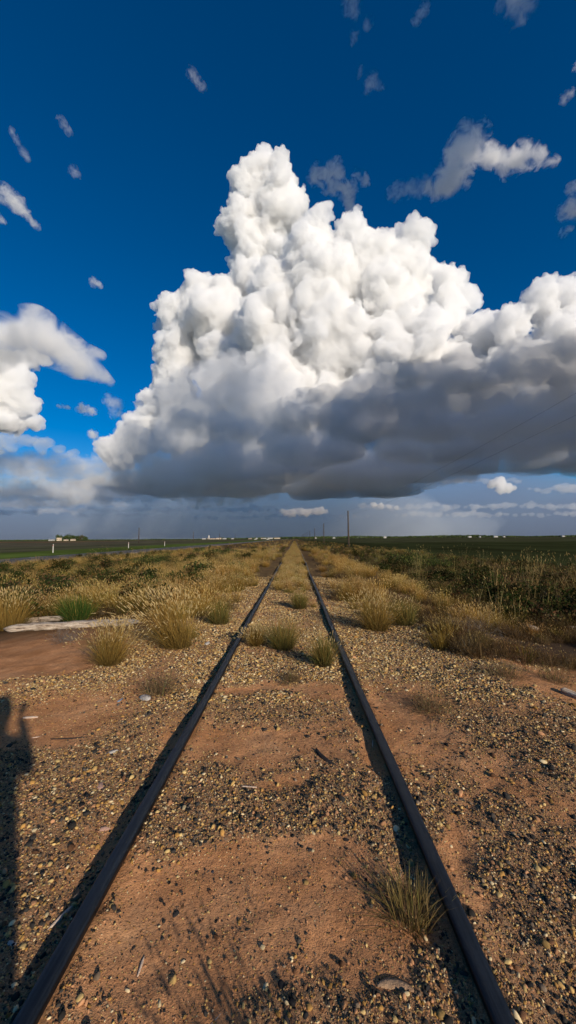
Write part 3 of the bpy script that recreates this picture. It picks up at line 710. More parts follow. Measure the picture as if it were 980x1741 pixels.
def leaves(g, n, R0, H, pal, size=.02, zc=.5):
    """small leaf faces in clumps through a dome shaped crown"""
    nc = max(6, n // 60); cc = g.normal(size=(nc, 3)); cc /= np.linalg.norm(cc, axis=1, keepdims=True)
    cc = cc * g.uniform(.35, .95, (nc, 1)) * np.array([R0, R0, H * .5]) + [0, 0, H * zc]
    P = cc[g.integers(0, nc, n)] + g.normal(size=(n, 3)) * np.array([R0, R0, H * .6]) * .17
    P[:, 2] = np.maximum(P[:, 2], .01)
    u = g.normal(size=(n, 3)); u /= np.linalg.norm(u, axis=1, keepdims=True); v = np.cross(u, g.normal(size=(n, 3))); v /= np.linalg.norm(v, axis=1, keepdims=True)
    s = size * g.uniform(.5, 1.4, (n, 1))
    V = np.stack([P - u * s, P + v * s * .45, P + u * s, P - v * s * .45], 1).reshape(-1, 3)
    Q = np.arange(n * 4).reshape(n, 4); pal = np.array(pal)
    return V, Q, np.repeat(pal[g.integers(0, len(pal), n)] * g.uniform(.75, 1.25, (n, 1)), 4, 0)
def pack(name, pieces, mat=None):
    Vs, Qs, Cs = [], [], []; off = 0
    for V, Q, C in pieces:
        Vs.append(V); Qs.append(Q + off); Cs.append(C); off += len(V)
    V = np.concatenate(Vs).astype(np.float32); Q = np.concatenate(Qs).astype(np.int32); C = np.concatenate(Cs)
    me = bpy.data.meshes.new(name); me.vertices.add(len(V)); me.vertices.foreach_set('co', V.ravel())
    me.loops.add(Q.size); me.loops.foreach_set('vertex_index', Q.ravel())
    me.polygons.add(len(Q)); me.polygons.foreach_set('loop_start', np.arange(len(Q), dtype=np.int32) * 4); me.update(calc_edges=True)
    a = me.attributes.new('tint', 'FLOAT_COLOR', 'POINT'); a.data.foreach_set('color', np.concatenate([C, np.ones((len(C), 1))], 1).astype(np.float32).ravel())
    me.materials.append(mat or M_GRASS); return me
def bunch(seed, H=.5, n=420, R0=.07, spread=.42, lean=(-.10, .03), pal=GOLD, base=(.16, .11, .04), hd=.5, width=.0035, headpal=STRAW, headL=.05, litter=True, curl=.35):
    g = np.random.default_rng(seed)
    V, Q, C, tip, d = blades(g, n, R0, H, spread, lean, width, pal, base, curl)
    pc = [(V, Q, C)]
    if hd > 0: pc.append(heads(g, tip[tip[:, 2] > H * .45], d[tip[:, 2] > H * .45], headL, headL * .085, headpal, hd))
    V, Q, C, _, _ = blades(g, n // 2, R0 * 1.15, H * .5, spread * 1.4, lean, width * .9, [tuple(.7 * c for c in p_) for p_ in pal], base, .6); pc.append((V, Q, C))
    if litter:
        V, Q, C, _, _ = blades(g, n // 6, R0 * 1.5, H * .35, 1.25, (0, 0), width * .8, BROWN, None, .9, seg=4); pc.append((V, Q, C))
    return pc
def plant(name, pieces_mesh, loc, label, cat, rz=0.0, s=1.0, group=None):
    o = bpy.data.objects.new(name, pieces_mesh); link(o); o.location = loc; o.rotation_euler.z = rz; o.scale = (s, s, s)
    tag(o, label, cat, group); return o
def spot(px, py):
    p = on_z(px, py, -.0)
    for _ in range(4): p = on_z(px, py, gh(p.x, p.y))
    return Vector((p.x, p.y, gh(p.x, p.y) - .01))
def hgt(px, py, dpy):      # real height of something dpy photo pixels tall standing at px,py
    return dpy / F * spot(px, py).y
# the clumps one can point to: (name, px, py of the foot, height in px, half width in px, kind, label)
def named(px, py, hp, wp, style, label, cat='grass clump', name='grass_tuft', seed=0, lean=(-.10, .03)):
    H = hgt(px, py, hp); R0 = hgt(px, py, wp); g = np.random.default_rng(seed)
    L = spot(px, py)
    wd = max(.0030, L.y * .00055)
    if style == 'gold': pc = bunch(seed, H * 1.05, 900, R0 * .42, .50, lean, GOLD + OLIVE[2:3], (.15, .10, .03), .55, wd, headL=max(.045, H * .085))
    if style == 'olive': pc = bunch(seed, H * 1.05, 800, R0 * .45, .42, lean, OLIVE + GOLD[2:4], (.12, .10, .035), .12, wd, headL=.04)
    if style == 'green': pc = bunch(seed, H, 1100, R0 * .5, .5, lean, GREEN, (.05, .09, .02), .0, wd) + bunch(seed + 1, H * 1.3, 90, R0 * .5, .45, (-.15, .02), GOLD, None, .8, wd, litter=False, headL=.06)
    if style == 'spiky': pc = bunch(seed, H * .72, 330, R0 * .6, 1.05, (-.05, 0.12), OLIVE[1:3] + [(.22, .16, .06), (.30, .21, .09), (.26, .17, .07)], (.10, .06, .02), .06, .0030, curl=.45, headL=.02) + [twigs(g, 16, R0 * .7, H * .35, STRAW, .0016, 2)]
    if style == 'grey': pc = [twigs(g, 90, R0 * 1.15, H * 1.2, GREY, wd * .8, 3)]
    if style == 'brush': pc = [twigs(g, 90, R0 * 1.15, H * 1.2, BROWN, wd * .8, 3)] + bunch(seed, H * .9, 120, R0 * .6, .7, (0, 0), BROWN + OLIVE[:1], None, .0, wd, litter=False)
    if style == 'shrub': pc = [leaves(g, 2600, R0, H, DKGREEN + OLIVE[:1], max(.014, L.y * .0016)), twigs(g, 30, R0, H, BROWN, wd, 2)]
    if style == 'rust': pc = [leaves(g, 1400, R0, H, RUST + BROWN, max(.010, L.y * .0014)), twigs(g, 60, R0, H, RUST + BROWN, wd, 3)]
    return plant(name, pack(name, pc), L, label, cat)
named(303, 1100, 92, 46, 'gold', 'large golden bunch grass fanning left, between the grey timber and the left rail', seed=1, lean=(-.30, .0))
named(187, 1128, 70, 34, 'gold', 'golden grass clump standing alone on sand before the weathered timber', seed=2, lean=(.05, .03))
named(132, 1054, 46, 30, 'green', 'bright green grass clump growing behind the weathered timber', seed=3, lean=(-.1, 0))
named(14, 1070, 66, 40, 'gold', 'golden green grass clump cut by the left edge', seed=4)
named(482, 1102, 52, 32, 'olive', 'olive bushy tuft in the middle between the rails', seed=5, lean=(0, 0))
named(436, 1098, 32, 14, 'gold', 'small straw tuft touching the inside of the left rail', seed=6, lean=(0, 0))
named(551, 1131, 52, 20, 'olive', 'green and straw tuft just inside the right rail', seed=7, lean=(-.03, 0))
named(497, 1158, 20, 20, 'brush', 'low dark tuft alone on gravel between the rails', seed=8)
named(697, 1560, 92, 52, 'spiky', 'spiky olive grass tuft nearest the viewer, inside the right rail', seed=9)
named(374, 1060, 36, 28, 'olive', 'round grey green tuft on gravel left of the left rail', seed=10)
named(511, 1034, 28, 16, 'olive', 'small tuft between the rails beyond the olive bushy one', seed=11)
named(640, 1070, 62, 36, 'gold', 'golden grass clump right of the right rail, upright with green base', seed=12, lean=(-.03, 0))
named(690, 1062, 44, 26, 'olive', 'green based clump just behind the upright golden one at right', seed=13)
named(272, 1178, 50, 38, 'brush', 'dark brown dead bush on gravel in front of the large golden grass', 'dead bush', 'dead_bush', seed=14)
named(118, 1090, 30, 30, 'grey', 'grey dead bush sprawled in front of the weathered timber', 'dead bush', 'dead_bush', seed=15)
named(800, 1082, 44, 44, 'grey', 'pale grey tumbleweed lying right of the track', 'dead bush', 'dead_bush', seed=16)
named(735, 1206, 34, 46, 'brush', 'thin dead weed over sand and gravel right of the right rail', 'dead bush', 'dead_bush', seed=17)
named(945, 1158, 36, 34, 'brush', 'small dark weed on the sandy path at right', 'dead bush', 'dead_bush', seed=18)
named(860, 1150, 36, 40, 'brush', 'brown brush edging the sandy path at right', 'dead bush', 'dead_bush', seed=19)
named(692, 962, 26, 30, 'shrub', 'dark green shrub nearest the track on the right', 'shrub', 'shrub', seed=20)
named(742, 972, 30, 34, 'shrub', 'dark green shrub right of the shrub nearest the track', 'shrub', 'shrub', seed=21)
named(252, 966, 24, 34, 'shrub', 'dark olive shrub in the brown grass at left', 'shrub', 'shrub', seed=22)
named(340, 942, 10, 11, 'shrub', 'small round green shrub far left of the track', 'shrub', 'shrub', seed=23)
named(384, 944, 11, 24, 'shrub', 'wide low green shrub left of the track near the horizon', 'shrub', 'shrub', seed=24)
named(880, 1010, 40, 60, 'rust', 'reddish brown weed patch at the right edge', 'weed', 'weed_patch', seed=25)
named(960, 1000, 44, 60, 'rust', 'rusty weed patch cut by the right edge', 'weed', 'weed_patch', seed=26)
plant('grass_tuft', pack('grass_tuft', bunch(61, .34, 190, .07, .5, (0, 0), OLIVE, None, .2, .006)), (.10, .80, gh(.1, .8) - .01), 'tall thin tuft below the frame whose shadow streaks up the sand', 'grass clump')
plant('grass_tuft', pack('grass_tuft', bunch(62, .40, 190, .07, .5, (0, 0), OLIVE, None, .2, .006)), (.30, .72, gh(.3, .72) - .01), 'second tuft below the frame, close by the right rail', 'grass clump')

# ---- dense cover nobody could count
def lump(pcs): return pack('tuft', pcs, M_GRASS2)
W = .006
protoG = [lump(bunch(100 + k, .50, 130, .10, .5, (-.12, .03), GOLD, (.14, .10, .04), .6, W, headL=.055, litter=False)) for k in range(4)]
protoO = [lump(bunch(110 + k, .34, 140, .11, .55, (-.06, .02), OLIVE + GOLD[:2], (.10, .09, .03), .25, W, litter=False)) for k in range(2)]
protoB = [lump([twigs(np.random.default_rng(120 + k), 36, .30, .34, BROWN + GREY[:1], .006, 3)] + bunch(125 + k, .34, 60, .18, .6, (0, 0), BROWN, None, .1, W, litter=False)) for k in range(3)]
protoD = [lump([leaves(np.random.default_rng(130 + k), 700, .40, .55, DKGREEN + BROWN[:1], .035), twigs(np.random.default_rng(135 + k), 20, .4, .5, BROWN, .008, 2)]) for k in range(2)]
protoR = [lump([leaves(np.random.default_rng(140), 500, .40, .5, RUST + BROWN, .028), twigs(np.random.default_rng(145), 40, .4, .5, RUST, .007, 3)])]
def stalks(seed):
    g = np.random.default_rng(seed); V, Q, C, tip, d = blades(g, 9, .16, 1.25, .30, (0, 0), .0065, STRAW, None, .15, hvar=.5)
    tw = twigs(g, 12, .30, .8, STRAW + GREY, .006, 3); return lump([(V, Q, C), tw, heads(g, tip, d, .09, .007, STRAW)])
protoS = [stalks(150), stalks(151)]
protos = protoG + protoO + protoB + protoD + protoR + protoS       # 0-3 gold, 4-5 olive, 6-8 brown, 9-10 dark, 11 rust, 12-13 stalks
g = np.random.default_rng(31)
def field(n, y0, y1, keep, kinds, prob, s0, s1, tint=(1, 1, 1), tv=.2, xr=1.2):
    n = int(n * 1.25) if xr > 1 else n; y = y0 * (y1 / y0) ** g.random(n); x = g.uniform(-xr, xr, n) * y
    k = g.random(n) < keep(x, y); x, y = x[k], y[k]; m = len(x)
    P = np.stack([x, y, gheight(x, y) - .02], 1)
    s = (g.uniform(s0, s1, m) * g.uniform(.8, 1.2, m))[:, None]
    S = np.concatenate([s * g.uniform(.85, 1.25, (m, 1)), s * g.uniform(.85, 1.25, (m, 1)), s], 1)
    Rr = np.stack([g.normal(0, .06, m), g.normal(0, .06, m), g.normal(0, .7, m)], 1)
    T = np.array(tint)[None] * g.uniform(1 - tv, 1 + tv, (m, 1)) * (1 + g.normal(0, .05, (m, 3)))
    I = g.choice(kinds, m, p=np.array(prob) / sum(prob))
    return P, Rr, S, np.concatenate([T, np.ones((m, 1))], 1), I
cl = lambda x, y, sc, o: sst(.47, .58, fbm(x, y, sc, 4, o)) * (.35 + .65 * sst(.40, .55, fbm(x, y, sc * .3, 3, o + 4)))
def trk(x): return (np.abs(x - RL) > .10) * (np.abs(x - RR) > .10)
def avoid(x, y, boxes):
    m = np.ones_like(x)
    for a_, b_, c_, d_ in boxes: m = m * (1 - ((x > a_) & (x < b_) & (y > c_) & (y < d_)))
    return m
TIMB = [(-7.6, -2.9, 4.6, 8.7)]; LOGR = [(3.05, 5.3, 5.9, 7.3), (3.6, 6.2, 3.6, 5.2)]
F_ = []
# between the rails: bare gravel near, golden tufts thickening to a mat beyond
F_.append(field(2600, 7.2, 26, lambda x, y: (x > RL + .2) * (x < RR - .2) * np.clip(sst(7, 17, y) * .9 * cl(x, y, .8, 3) + sst(11, 15, y) * .5, 0, 1), [0, 1, 2, 3, 4, 5], [1, 1, 1, 1, 1.2, 1.2], .35, .6, xr=.13))
F_.append(field(5000, 24, 260, lambda x, y: (x > RL + .1) * (x < RR - .1) * .9, [0, 1, 2, 3, 4, 5], [1, 1, 1, 1, 1.2, 1.2], .35, .6, (.78, .76, .70), xr=.04))
# left of the track
lm = lambda x, y: sst(RL - .35, RL - 1.0, x)
F_.append(field(26000, 6.0, 60, lambda x, y: lm(x, y) * sst(5.4, 7.2, y + .35 * x * (x > -3)) * cl(x, y, 1.1, 5) * trk(x) * sst(-7.5 - .12 * y, -2.4 - .05 * y, x) * .8 * avoid(x, y, TIMB), [0, 1, 2, 3, 4, 5, 7], [1, 1, 1, 1, 1.1, 1.1, 1], .4, 1.15, (.92, .88, .80), .35))
F_.append(field(24000, 7.4, 60, lambda x, y: sst(-2.4, -4.2, x) * (x > -20) * (1 - .5 * cl(x, y, 2.5, 7)) * avoid(x, y, TIMB), [6, 7, 8, 4, 5, 0, 2, 9], [1.2, 1.2, 1.2, 1.6, 1.2, .4, .4, .35], .55, 1.35, (.68, .66, .55), .5))
F_.append(field(1700, 8.6, 45, lambda x, y: sst(-4.0, -6.0, x) * (x > -20) * cl(x, y, 3.0, 9), [9, 10, 11, 5], [1, 1, .8, 1], .7, 1.3, (1, 1, 1), .3))
F_.append(field(8000, 26, 260, lambda x, y: (x < RL - .3) * (x > -20.5) * (.25 + .6 * cl(x, y, 6, 19)), [0, 1, 2, 4, 6, 12, 9], [1, 1, 1, 1, 1.2, .35, .5], .7, 1.15, (1.0, .95, .85)))
# right of the track
rmk = lambda x, y: sst(RR + .35, RR + .9, x)
F_.append(field(24000, 6.6, 60, lambda x, y: rmk(x, y) * sst(6.4, 8.2, y - .25 * np.clip(x - 1, 0, 3)) * cl(x, y, .9, 11) * sst(5.4 + .03 * y, 3.2, x) * .9 * avoid(x, y, LOGR), [0, 1, 2, 3, 4, 5, 8], [1, 1, 1, 1, .8, .8, 1.4], .35, 1.05, (.92, .86, .74), .35))
F_.append(field(9000, 4.9, 16, lambda x, y: sst(1.9, 2.7, x) * sst(4.7, 5.6, y - .1 * x) * (.50 + .45 * cl(x, y, 1.1, 13)) * avoid(x, y, LOGR), [6, 7, 8, 5, 2], [1.3, 1.3, 1.3, .35, .15], .3, .85, (.62, .58, .50), .45))  # tint lowered to paint the dimness of this side into the brush
F_.append(field(12000, 8.5, 60, lambda x, y: sst(3.4, 5.2, x - .04 * y) * (x < 16) * (1 - .4 * cl(x, y, 2.2, 15)), [6, 7, 9, 10, 11, 4, 8, 5, 12], [2.5, 2.5, .6, .6, .6, 2.2, 2.5, 1.5, .35], .6, 1.25, (.55, .58, .48), .45))
F_.append(field(650, 10.5, 24, lambda x, y: sst(4.6, 7.0, x - .12 * y) * (x < 19) * cl(x, y, 1.6, 17), [12, 13], [1, 1], .6, 1.3, (.66, .60, .52), .4))
F_.append(field(7000, 45, 260, lambda x, y: (x > RR + .3) * (x < 16), [0, 2, 4, 6, 9, 11], [1, 1, 1, 1, 1, .5], .6, 1.1, (.8, .8, .7), .3))
P_, R_, S_, T_, I_ = [np.concatenate([p[k] for p in F_]) for k in range(5)]
print('tufts', len(P_))
dry = np.isin(I_, [0, 1, 2, 3, 4, 5])
for nm, msk, ids, lab, cat in (('dry_grass', dry, list(range(6)), 'golden dry grass covering both sides of the track', 'grass'),
                               ('brush', ~dry, list(range(6, 14)), 'brown and dark green brush and weeds beyond the grass', 'brush')):
    mp_ = {k: j for j, k in enumerate(ids)}
    scatter(nm, P_[msk], R_[msk], S_[msk], T_[msk], np.array([mp_[k] for k in I_[msk]]), [protos[k] for k in ids], lab, cat)
# ------------------------------------------------------------------ solid things
def tube(pts, radii, n=10, cap=True):
    """closed tapering tube through pts"""
    pts = [Vector(p) for p in pts]; V = []; F4 = []
    up = Vector((0, 0, 1)); prev = None
    for i_, p in enumerate(pts):
        d = (pts[min(i_ + 1, len(pts) - 1)] - pts[max(i_ - 1, 0)]).normalized()
        u = d.cross(up) if abs(d.dot(up)) < .95 else d.cross(Vector((1, 0, 0))); u.normalize(); v = d.cross(u)
        if prev is not None:
            u = (prev - d * prev.dot(d)).normalized(); v = d.cross(u)
        prev = u
        for k in range(n):
            a_ = 2 * math.pi * k / n; V.append(p + (u * math.cos(a_) + v * math.sin(a_)) * radii[i_])
    for i_ in range(len(pts) - 1):
        for k in range(n):
            a_, b_ = i_ * n + k, i_ * n + (k + 1) % n; F4.append((a_, b_, b_ + n, a_ + n))
    caps = [tuple(range(n))[::-1], tuple(range((len(pts) - 1) * n, len(pts) * n))] if cap else []
    return V, F4 + caps
def mesh_py(name, V, Fc, mat, parent=None, smooth=True):
    me = bpy.data.meshes.new(name); me.from_pydata([tuple(v) for v in V], [], Fc); me.materials.append(mat)
    if smooth:
        for p_ in me.polygons: p_.use_smooth = len(p_.vertices) == 4
    me.update(); return link(bpy.data.objects.new(name, me), parent)
def box_bm(sx, sy, sz, bev=.01, loc=(0, 0, 0)):
    bm = bmesh.new(); bmesh.ops.create_cube(bm, size=1)
    for v in bm.verts: v.co = Vector((v.co.x * sx + loc[0], v.co.y * sy + loc[1], v.co.z * sz + loc[2]))
    if bev: bmesh.ops.bevel(bm, geom=bm.edges[:], offset=bev, segments=2, affect='EDGES')
    return bm
def from_bm(name, bm, mat, parent=None):
    me = bpy.data.meshes.new(name); bm.to_mesh(me); bm.free(); me.materials.append(mat)
    return link(bpy.data.objects.new(name, me), parent)
def empty(name, loc, rz=0.0):
    o = bpy.data.objects.new(name, None); COL.objects.link(o); o.location = loc; o.rotation_euler.z = rz; return o

# utility poles to the right of the track with two wires
M_POLE = simple_mat('pole_wood', (.045, .033, .026), .95, c2=(.085, .062, .045), ns=2, bump=.4, bs_=12)
M_METAL = simple_mat('galvanised', (.16, .16, .16), .5, metal=.6)
M_INS = simple_mat('insulator_glass', (.20, .24, .22), .25, .5)
M_WIRE = simple_mat('wire', (.03, .03, .032), .6, metal=.3)
PX, PTOP = 12.3, 8.25
poleV = tube([(0, 0, -.4), (0, 0, 2.5), (0, 0, 5.5), (0, 0, 8.25)], [.20, .185, .16, .14], 12)
pole_me = None; crossb = insm = None
pole_pos = [13, 88, 163, 238, 313, 388, 463, 538, 613, 688]
lab = {13: 'utility pole standing closest, just outside the right edge of the picture', 88: 'tallest dark utility pole standing right of the track', 163: 'second utility pole in view, left of the tallest one',
       238: 'third utility pole in view, half as tall as the second', 313: 'fourth utility pole toward the vanishing point'}
heads_ = []
for k, y in enumerate(pole_pos):
    z0 = gh(PX, y); e = empty('utility_pole', (PX, y, z0))
    e.rotation_euler = (0, random.uniform(-.006, .006) if k != 1 else -.004, 0)
    tag(e, lab.get(y, 'tiny utility pole in the far end of the row beside the rails'), 'utility pole', 'utility poles right of the track')
    if k == 0:
        pm_ = mesh_py('pole', *poleV, M_POLE, e); bt = tube([(-.16, 0, 7.25), (.16, 0, 7.25)], [.012, .012], 6)
        br = mesh_py('bracket', *bt, M_METAL, e)
        i1 = mesh_py('insulator', *tube([(0, 0, 8.20), (0, 0, 8.27), (0, 0, 8.31), (0, 0, 8.36), (0, 0, 8.38)], [.035, .05, .032, .045, .02], 10), M_INS, e)
        i2 = mesh_py('insulator', *tube([(-.16, 0, 7.22), (-.16, 0, 7.28), (-.16, 0, 7.32), (-.16, 0, 7.36)], [.03, .045, .03, .02], 10), M_INS, e)
        src = [pm_, br, i1, i2]
    else:
        for s_ in src: c = s_.copy(); COL.objects.link(c); c.parent = e
    heads_.append((Vector((PX, y, z0 + 8.37)), Vector((PX - .16, y, z0 + 7.35))))
for w_, (lb) in enumerate(['upper thin wire strung along the utility poles', 'lower thin wire strung along the utility poles']):
    pts = [Vector((PX - .16 * w_, -62, (8.37, 7.35)[w_] - .4))] + [h[w_] for h in heads_]; path = []
    for a_, b_ in zip(pts[:-1], pts[1:]):
        for s_ in np.linspace(0, 1, 24, endpoint=False): path.append(a_.lerp(b_, s_) - Vector((0, 0, .75 * 4 * s_ * (1 - s_))))
    path.append(pts[-1])
    tag(mesh_py('power_wire', *tube(path, [.005 + .00002 * max(0, p.y) for p in path], 5), M_WIRE), lb, 'wire')
# the row of poles across the road
for k, (x, y, lb) in enumerate([(-82, 200, 'utility pole standing alone across the road at left'), (-82, 308, 'fainter utility pole across the road, midway between left edge and track'),
                                (-82, 416, 'third utility pole across the road, by the distant silo'), (-82, 524, 'tiny last utility pole across the road')]):
    e = empty('utility_pole', (x, y, gh(x, y))); tag(e, lb, 'utility pole', 'utility poles across the road')
    for s_ in src: c = s_.copy(); COL.objects.link(c); c.parent = e
    e.scale = (1.3, 1.3, .98)
# roadside marker posts
M_WHITE = simple_mat('white_paint', (.52, .50, .46), .7, c2=(.42, .39, .34), ns=8)
M_RED = simple_mat('reflector_red', (.35, .03, .02), .3, .6)
for k, (px, lb) in enumerate([(87, 'white roadside marker post nearest the left edge'), (217, 'white marker post in the middle of the three beside the road'), (279, 'white marker post farthest down the road')]):
    y = 37.0 / ((501 - px) / F); x = -37.0
    e = empty('marker_post', (x, y, gh(x, y))); tag(e, lb, 'marker post', 'white marker posts beyond the road')
    bm = box_bm(.14, .08, 1.45, .02, (0, 0, .55)); 
    for v in bm.verts:
        if v.co.z > 1.2: v.co.z += .10 * (v.co.x / .10)
    from_bm('post', bm, M_WHITE, e); from_bm('reflector', box_bm(.09, .02, .14, .004, (0, -.062, 1.08)), M_RED, e)

# farm with trees on the left horizon, ~1000 m off
M_CREAM = simple_mat('cream_render', (.62, .50, .36), .9, c2=(.54, .42, .30), ns=.3)
M_ROOF = simple_mat('tin_roof', (.30, .22, .17), .6, c2=(.22, .15, .11), ns=.5)
M_ROOFW = simple_mat('pale_tin_roof', (.42, .40, .36), .5)
M_GLASS = simple_mat('window_glass', (.02, .025, .03), .15, .6)
def house(name, x, y, w, d, h, rh, mat, roof, lb, cat, group=None, wins=2, flat=False):
    e = empty(name, (x, y, gh(x, y) - .2)); tag(e, lb, cat, group)
    from_bm('wall', box_bm(w, d, h + .4, 0, (0, 0, h / 2)), mat, e)
    if flat: from_bm('roof', box_bm(w + .3, d + .3, .4, .05, (0, 0, h + .41)), roof, e)
    else:
        V = [(-w/2-.4, -d/2-.4, h+.21), (w/2+.4, -d/2-.4, h+.21), (w/2+.4, d/2+.4, h+.21), (-w/2-.4, d/2+.4, h+.21), (-w/2-.4, 0, h+rh), (w/2+.4, 0, h+rh)]
        mesh_py('roof', V, [(0,1,5,4), (2,3,4,5), (0,4,3), (1,2,5), (3,2,1,0)], roof, e, False)
    for j in range(wins):
        xx = (j + .5) / wins * w - w / 2
        from_bm('window', box_bm(w / wins * .32, .12, h * .32, .02, (xx, -d/2 - .05, h * .55)), M_GLASS, e)
    return e
def hpos(px, D): return (px - 501) / F * D
house('farm_building', hpos(97, 1000), 1000, 9, 8, 7.5, 2, M_CREAM, M_CREAM, 'tall cream farm building at the left end of the tree clump', 'building', wins=2, flat=True)
house('farm_building', hpos(84, 1000), 1000, 13, 8, 2.6, 1.6, M_ROOFW, M_ROOFW, 'low white shed left of the tall cream farm building', 'building', wins=3)
house('farm_building', hpos(121, 990), 990, 10, 8, 3.2, 2.0, M_CREAM, M_ROOF, 'small cream house peeking out below the farm trees', 'building', wins=3)
house('farm_building', hpos(109, 990), 990, 9, 7, 2.8, 1.5, M_CREAM, M_ROOF, 'low cream outbuilding between the tall building and small house', 'building', wins=2)
M_LEAF = None
t = NT('tree_leaf'); tc = t.n('ShaderNodeAttribute', attribute_name='tint').outputs['Color']
t.n('ShaderNodeOutputMaterial', {'Surface': t.n('ShaderNodeBsdfDiffuse', {'Color': tc}).outputs[0]}); M_LEAF = t.m
M_BARK = simple_mat('bark', (.09, .06, .04), .95)
def tree(px, D, h, w, seed, lb, group=None, n=1500, pal=DKGREEN, name='tree'):
    x = hpos(px, D); g = np.random.default_rng(seed)
    e = empty(name, (x, D, gh(x, D) - .3)); tag(e, lb, 'tree', group)
    mesh_py('trunk', *tube([(0, 0, 0), (.1, 0, h * .35), (0, .1, h * .7)], [h * .035, h * .028, h * .012], 8), M_BARK, e)
    V, Q, C = leaves(g, n, w / 2, h * .95, pal, max(.35, h * .055), .52)
    me = pack('crown', [(V, Q, C)], M_LEAF); link(bpy.data.objects.new('crown', me), e)
TPAL = [(.035, .055, .018), (.055, .080, .025), (.08, .10, .035)]
for k, (px, h, w, lb) in enumerate([(96, 11.5, 13, 'farm tree rising behind the tall cream building'), (105, 10.5, 15, 'dark farm tree right of the tall cream building'),
                                    (113, 12, 16, 'tallest tree of the farm clump'), (121, 11, 15, 'tree above the small cream house'), (128, 9.5, 14, 'low dense tree right of the small cream house'),
                                    (135, 11.5, 17, 'broad browner tree near the right end of the farm clump'), (142, 8, 13, 'last tree at the right end of the farm clump')]):
    tree(px, 1015 + 6 * (k % 3), h * 1.45, w * 1.15, 200 + k, lb, None, pal=TPAL if k != 5 else [(.09, .08, .045), (.12, .10, .06), (.05, .06, .03)])
for k, (px, lb) in enumerate([(77, 'dark bush at the far left horizon left of the farm'), (22, 'low dark tree on the horizon by the left edge'), (5, 'small tree on the horizon cut by the left edge')]):
    tree(px, 1100, 4.5, 14, 220 + k, lb, None, 500, TPAL)
# distant town, 2500 m
bl = [(346, 30, 7, 0), (352, 26, 10, 1), (362, 60, 7, 2), (371, 40, 9, 1), (381, 30, 6, 0), (450, 24, 6, 0), (459, 40, 8, 0), (447, 34, 5, 1), (471, 46, 6, 1), (436, 16, 5, 0), (395, 20, 5, 0), (425, 26, 4, 2)]
tw_ = ['long pale building under the far silo', 'cream block beside the far silo', 'widest low building of the far town', 'boxy cream building right of the widest one', 'last pale shed of the silo group',
       'white shed of the far town left of the track', 'largest white building just left of the vanishing point', 'low yellowish hall in the far town', 'yellowish hall nearest the vanishing point', 'tiny white house far off, left of the halls',
       'lone white house between silo group and town', 'thin brown roofed barn in the far town']
for (px, w, h, m), lb in zip(bl, tw_):
    w, h = w * .8, h * .6
    house('town_building', hpos(px, 2400), 2400 + 7 * (px % 5), w, 14, h, 3, [M_WHITE, M_CREAM, M_CREAM][m], [M_ROOFW, M_CREAM, M_ROOF][m], lb, 'building', 'buildings of the far town', wins=4)
e = empty('silo', (hpos(354.5, 2380), 2380, gh(hpos(354.5, 2380), 2380))); tag(e, 'tall white silo on the horizon left of the track', 'silo')
mesh_py('tank', *tube([(0, 0, -1), (0, 0, 22)], [4.2, 4.2], 20), M_WHITE, e); mesh_py('dome', *tube([(0, 0, 22), (0, 0, 24), (0, 0, 25.5)], [4.4, 3.2, .8], 20), M_ROOFW, e)
wb = [(795, 20, 6, 'white farmhouse far off on the right horizon'), (812, 9, 5, 'small white shed right of the far white farmhouse'), (838, 26, 6, 'pair like white hall far off at right'), (852, 12, 5, 'bright shed beside the white hall far off at right'),
      (653, 18, 9, 'pale water tank house on the right horizon'), (950, 18, 5, 'cream farmhouse on the horizon near the right edge'), (567, 16, 5, 'low white house on the horizon behind the tallest pole'), (536, 14, 5, 'white shed on the horizon behind the second pole')]
for px, w, h, lb in wb:
    w, h = w * .75, h * .8
    house('farm_building', hpos(px, 2000), 2000, w, 12, h, 2.5, M_WHITE, M_ROOFW, lb, 'building', wins=2)
# white cars far off on the crossing road
M_TYRE = simple_mat('rubber', (.02, .02, .02), .9)
def car(px, D, lb, s=1.0):
    x = hpos(px, D); e = empty('parked_car', (x, D, gh(x, D) + .05)); tag(e, lb, 'car')
    prf = [(-2.2, .35), (-2.25, .8), (-1.9, 1.0), (-1.3, 1.08), (-.8, 1.55), (.9, 1.6), (1.6, 1.1), (2.2, 1.0), (2.3, .4)]
    V = [(x_, s_ * .85 * (1 if z_ < 1.1 else .85), z_) for s_ in (-1, 1) for x_, z_ in prf]; n = len(prf)
    Fc = [tuple(range(n)), tuple(range(2 * n - 1, n - 1, -1))] + [(k, k + n, (k + 1) % n + n, (k + 1) % n) for k in range(n)]
    mesh_py('body', V, Fc, M_WHITE, e, False)
    for sx in (-1.4, 1.4):
        for sy in (-.82, .82): mesh_py('wheel', *tube([(sx, sy - .1, .33), (sx, sy + .1, .33)], [.33, .33], 14), M_TYRE, e)
    for sy in (-.865, .865): from_bm('window', box_bm(1.9, .02, .32, 0, (.05, sy * .9, 1.28)), M_GLASS, e)
    e.scale = (s, s, s)
car(434, 640, 'white car far off, left of the far white halls'); car(455, 560, 'white car nearest the vanishing point')
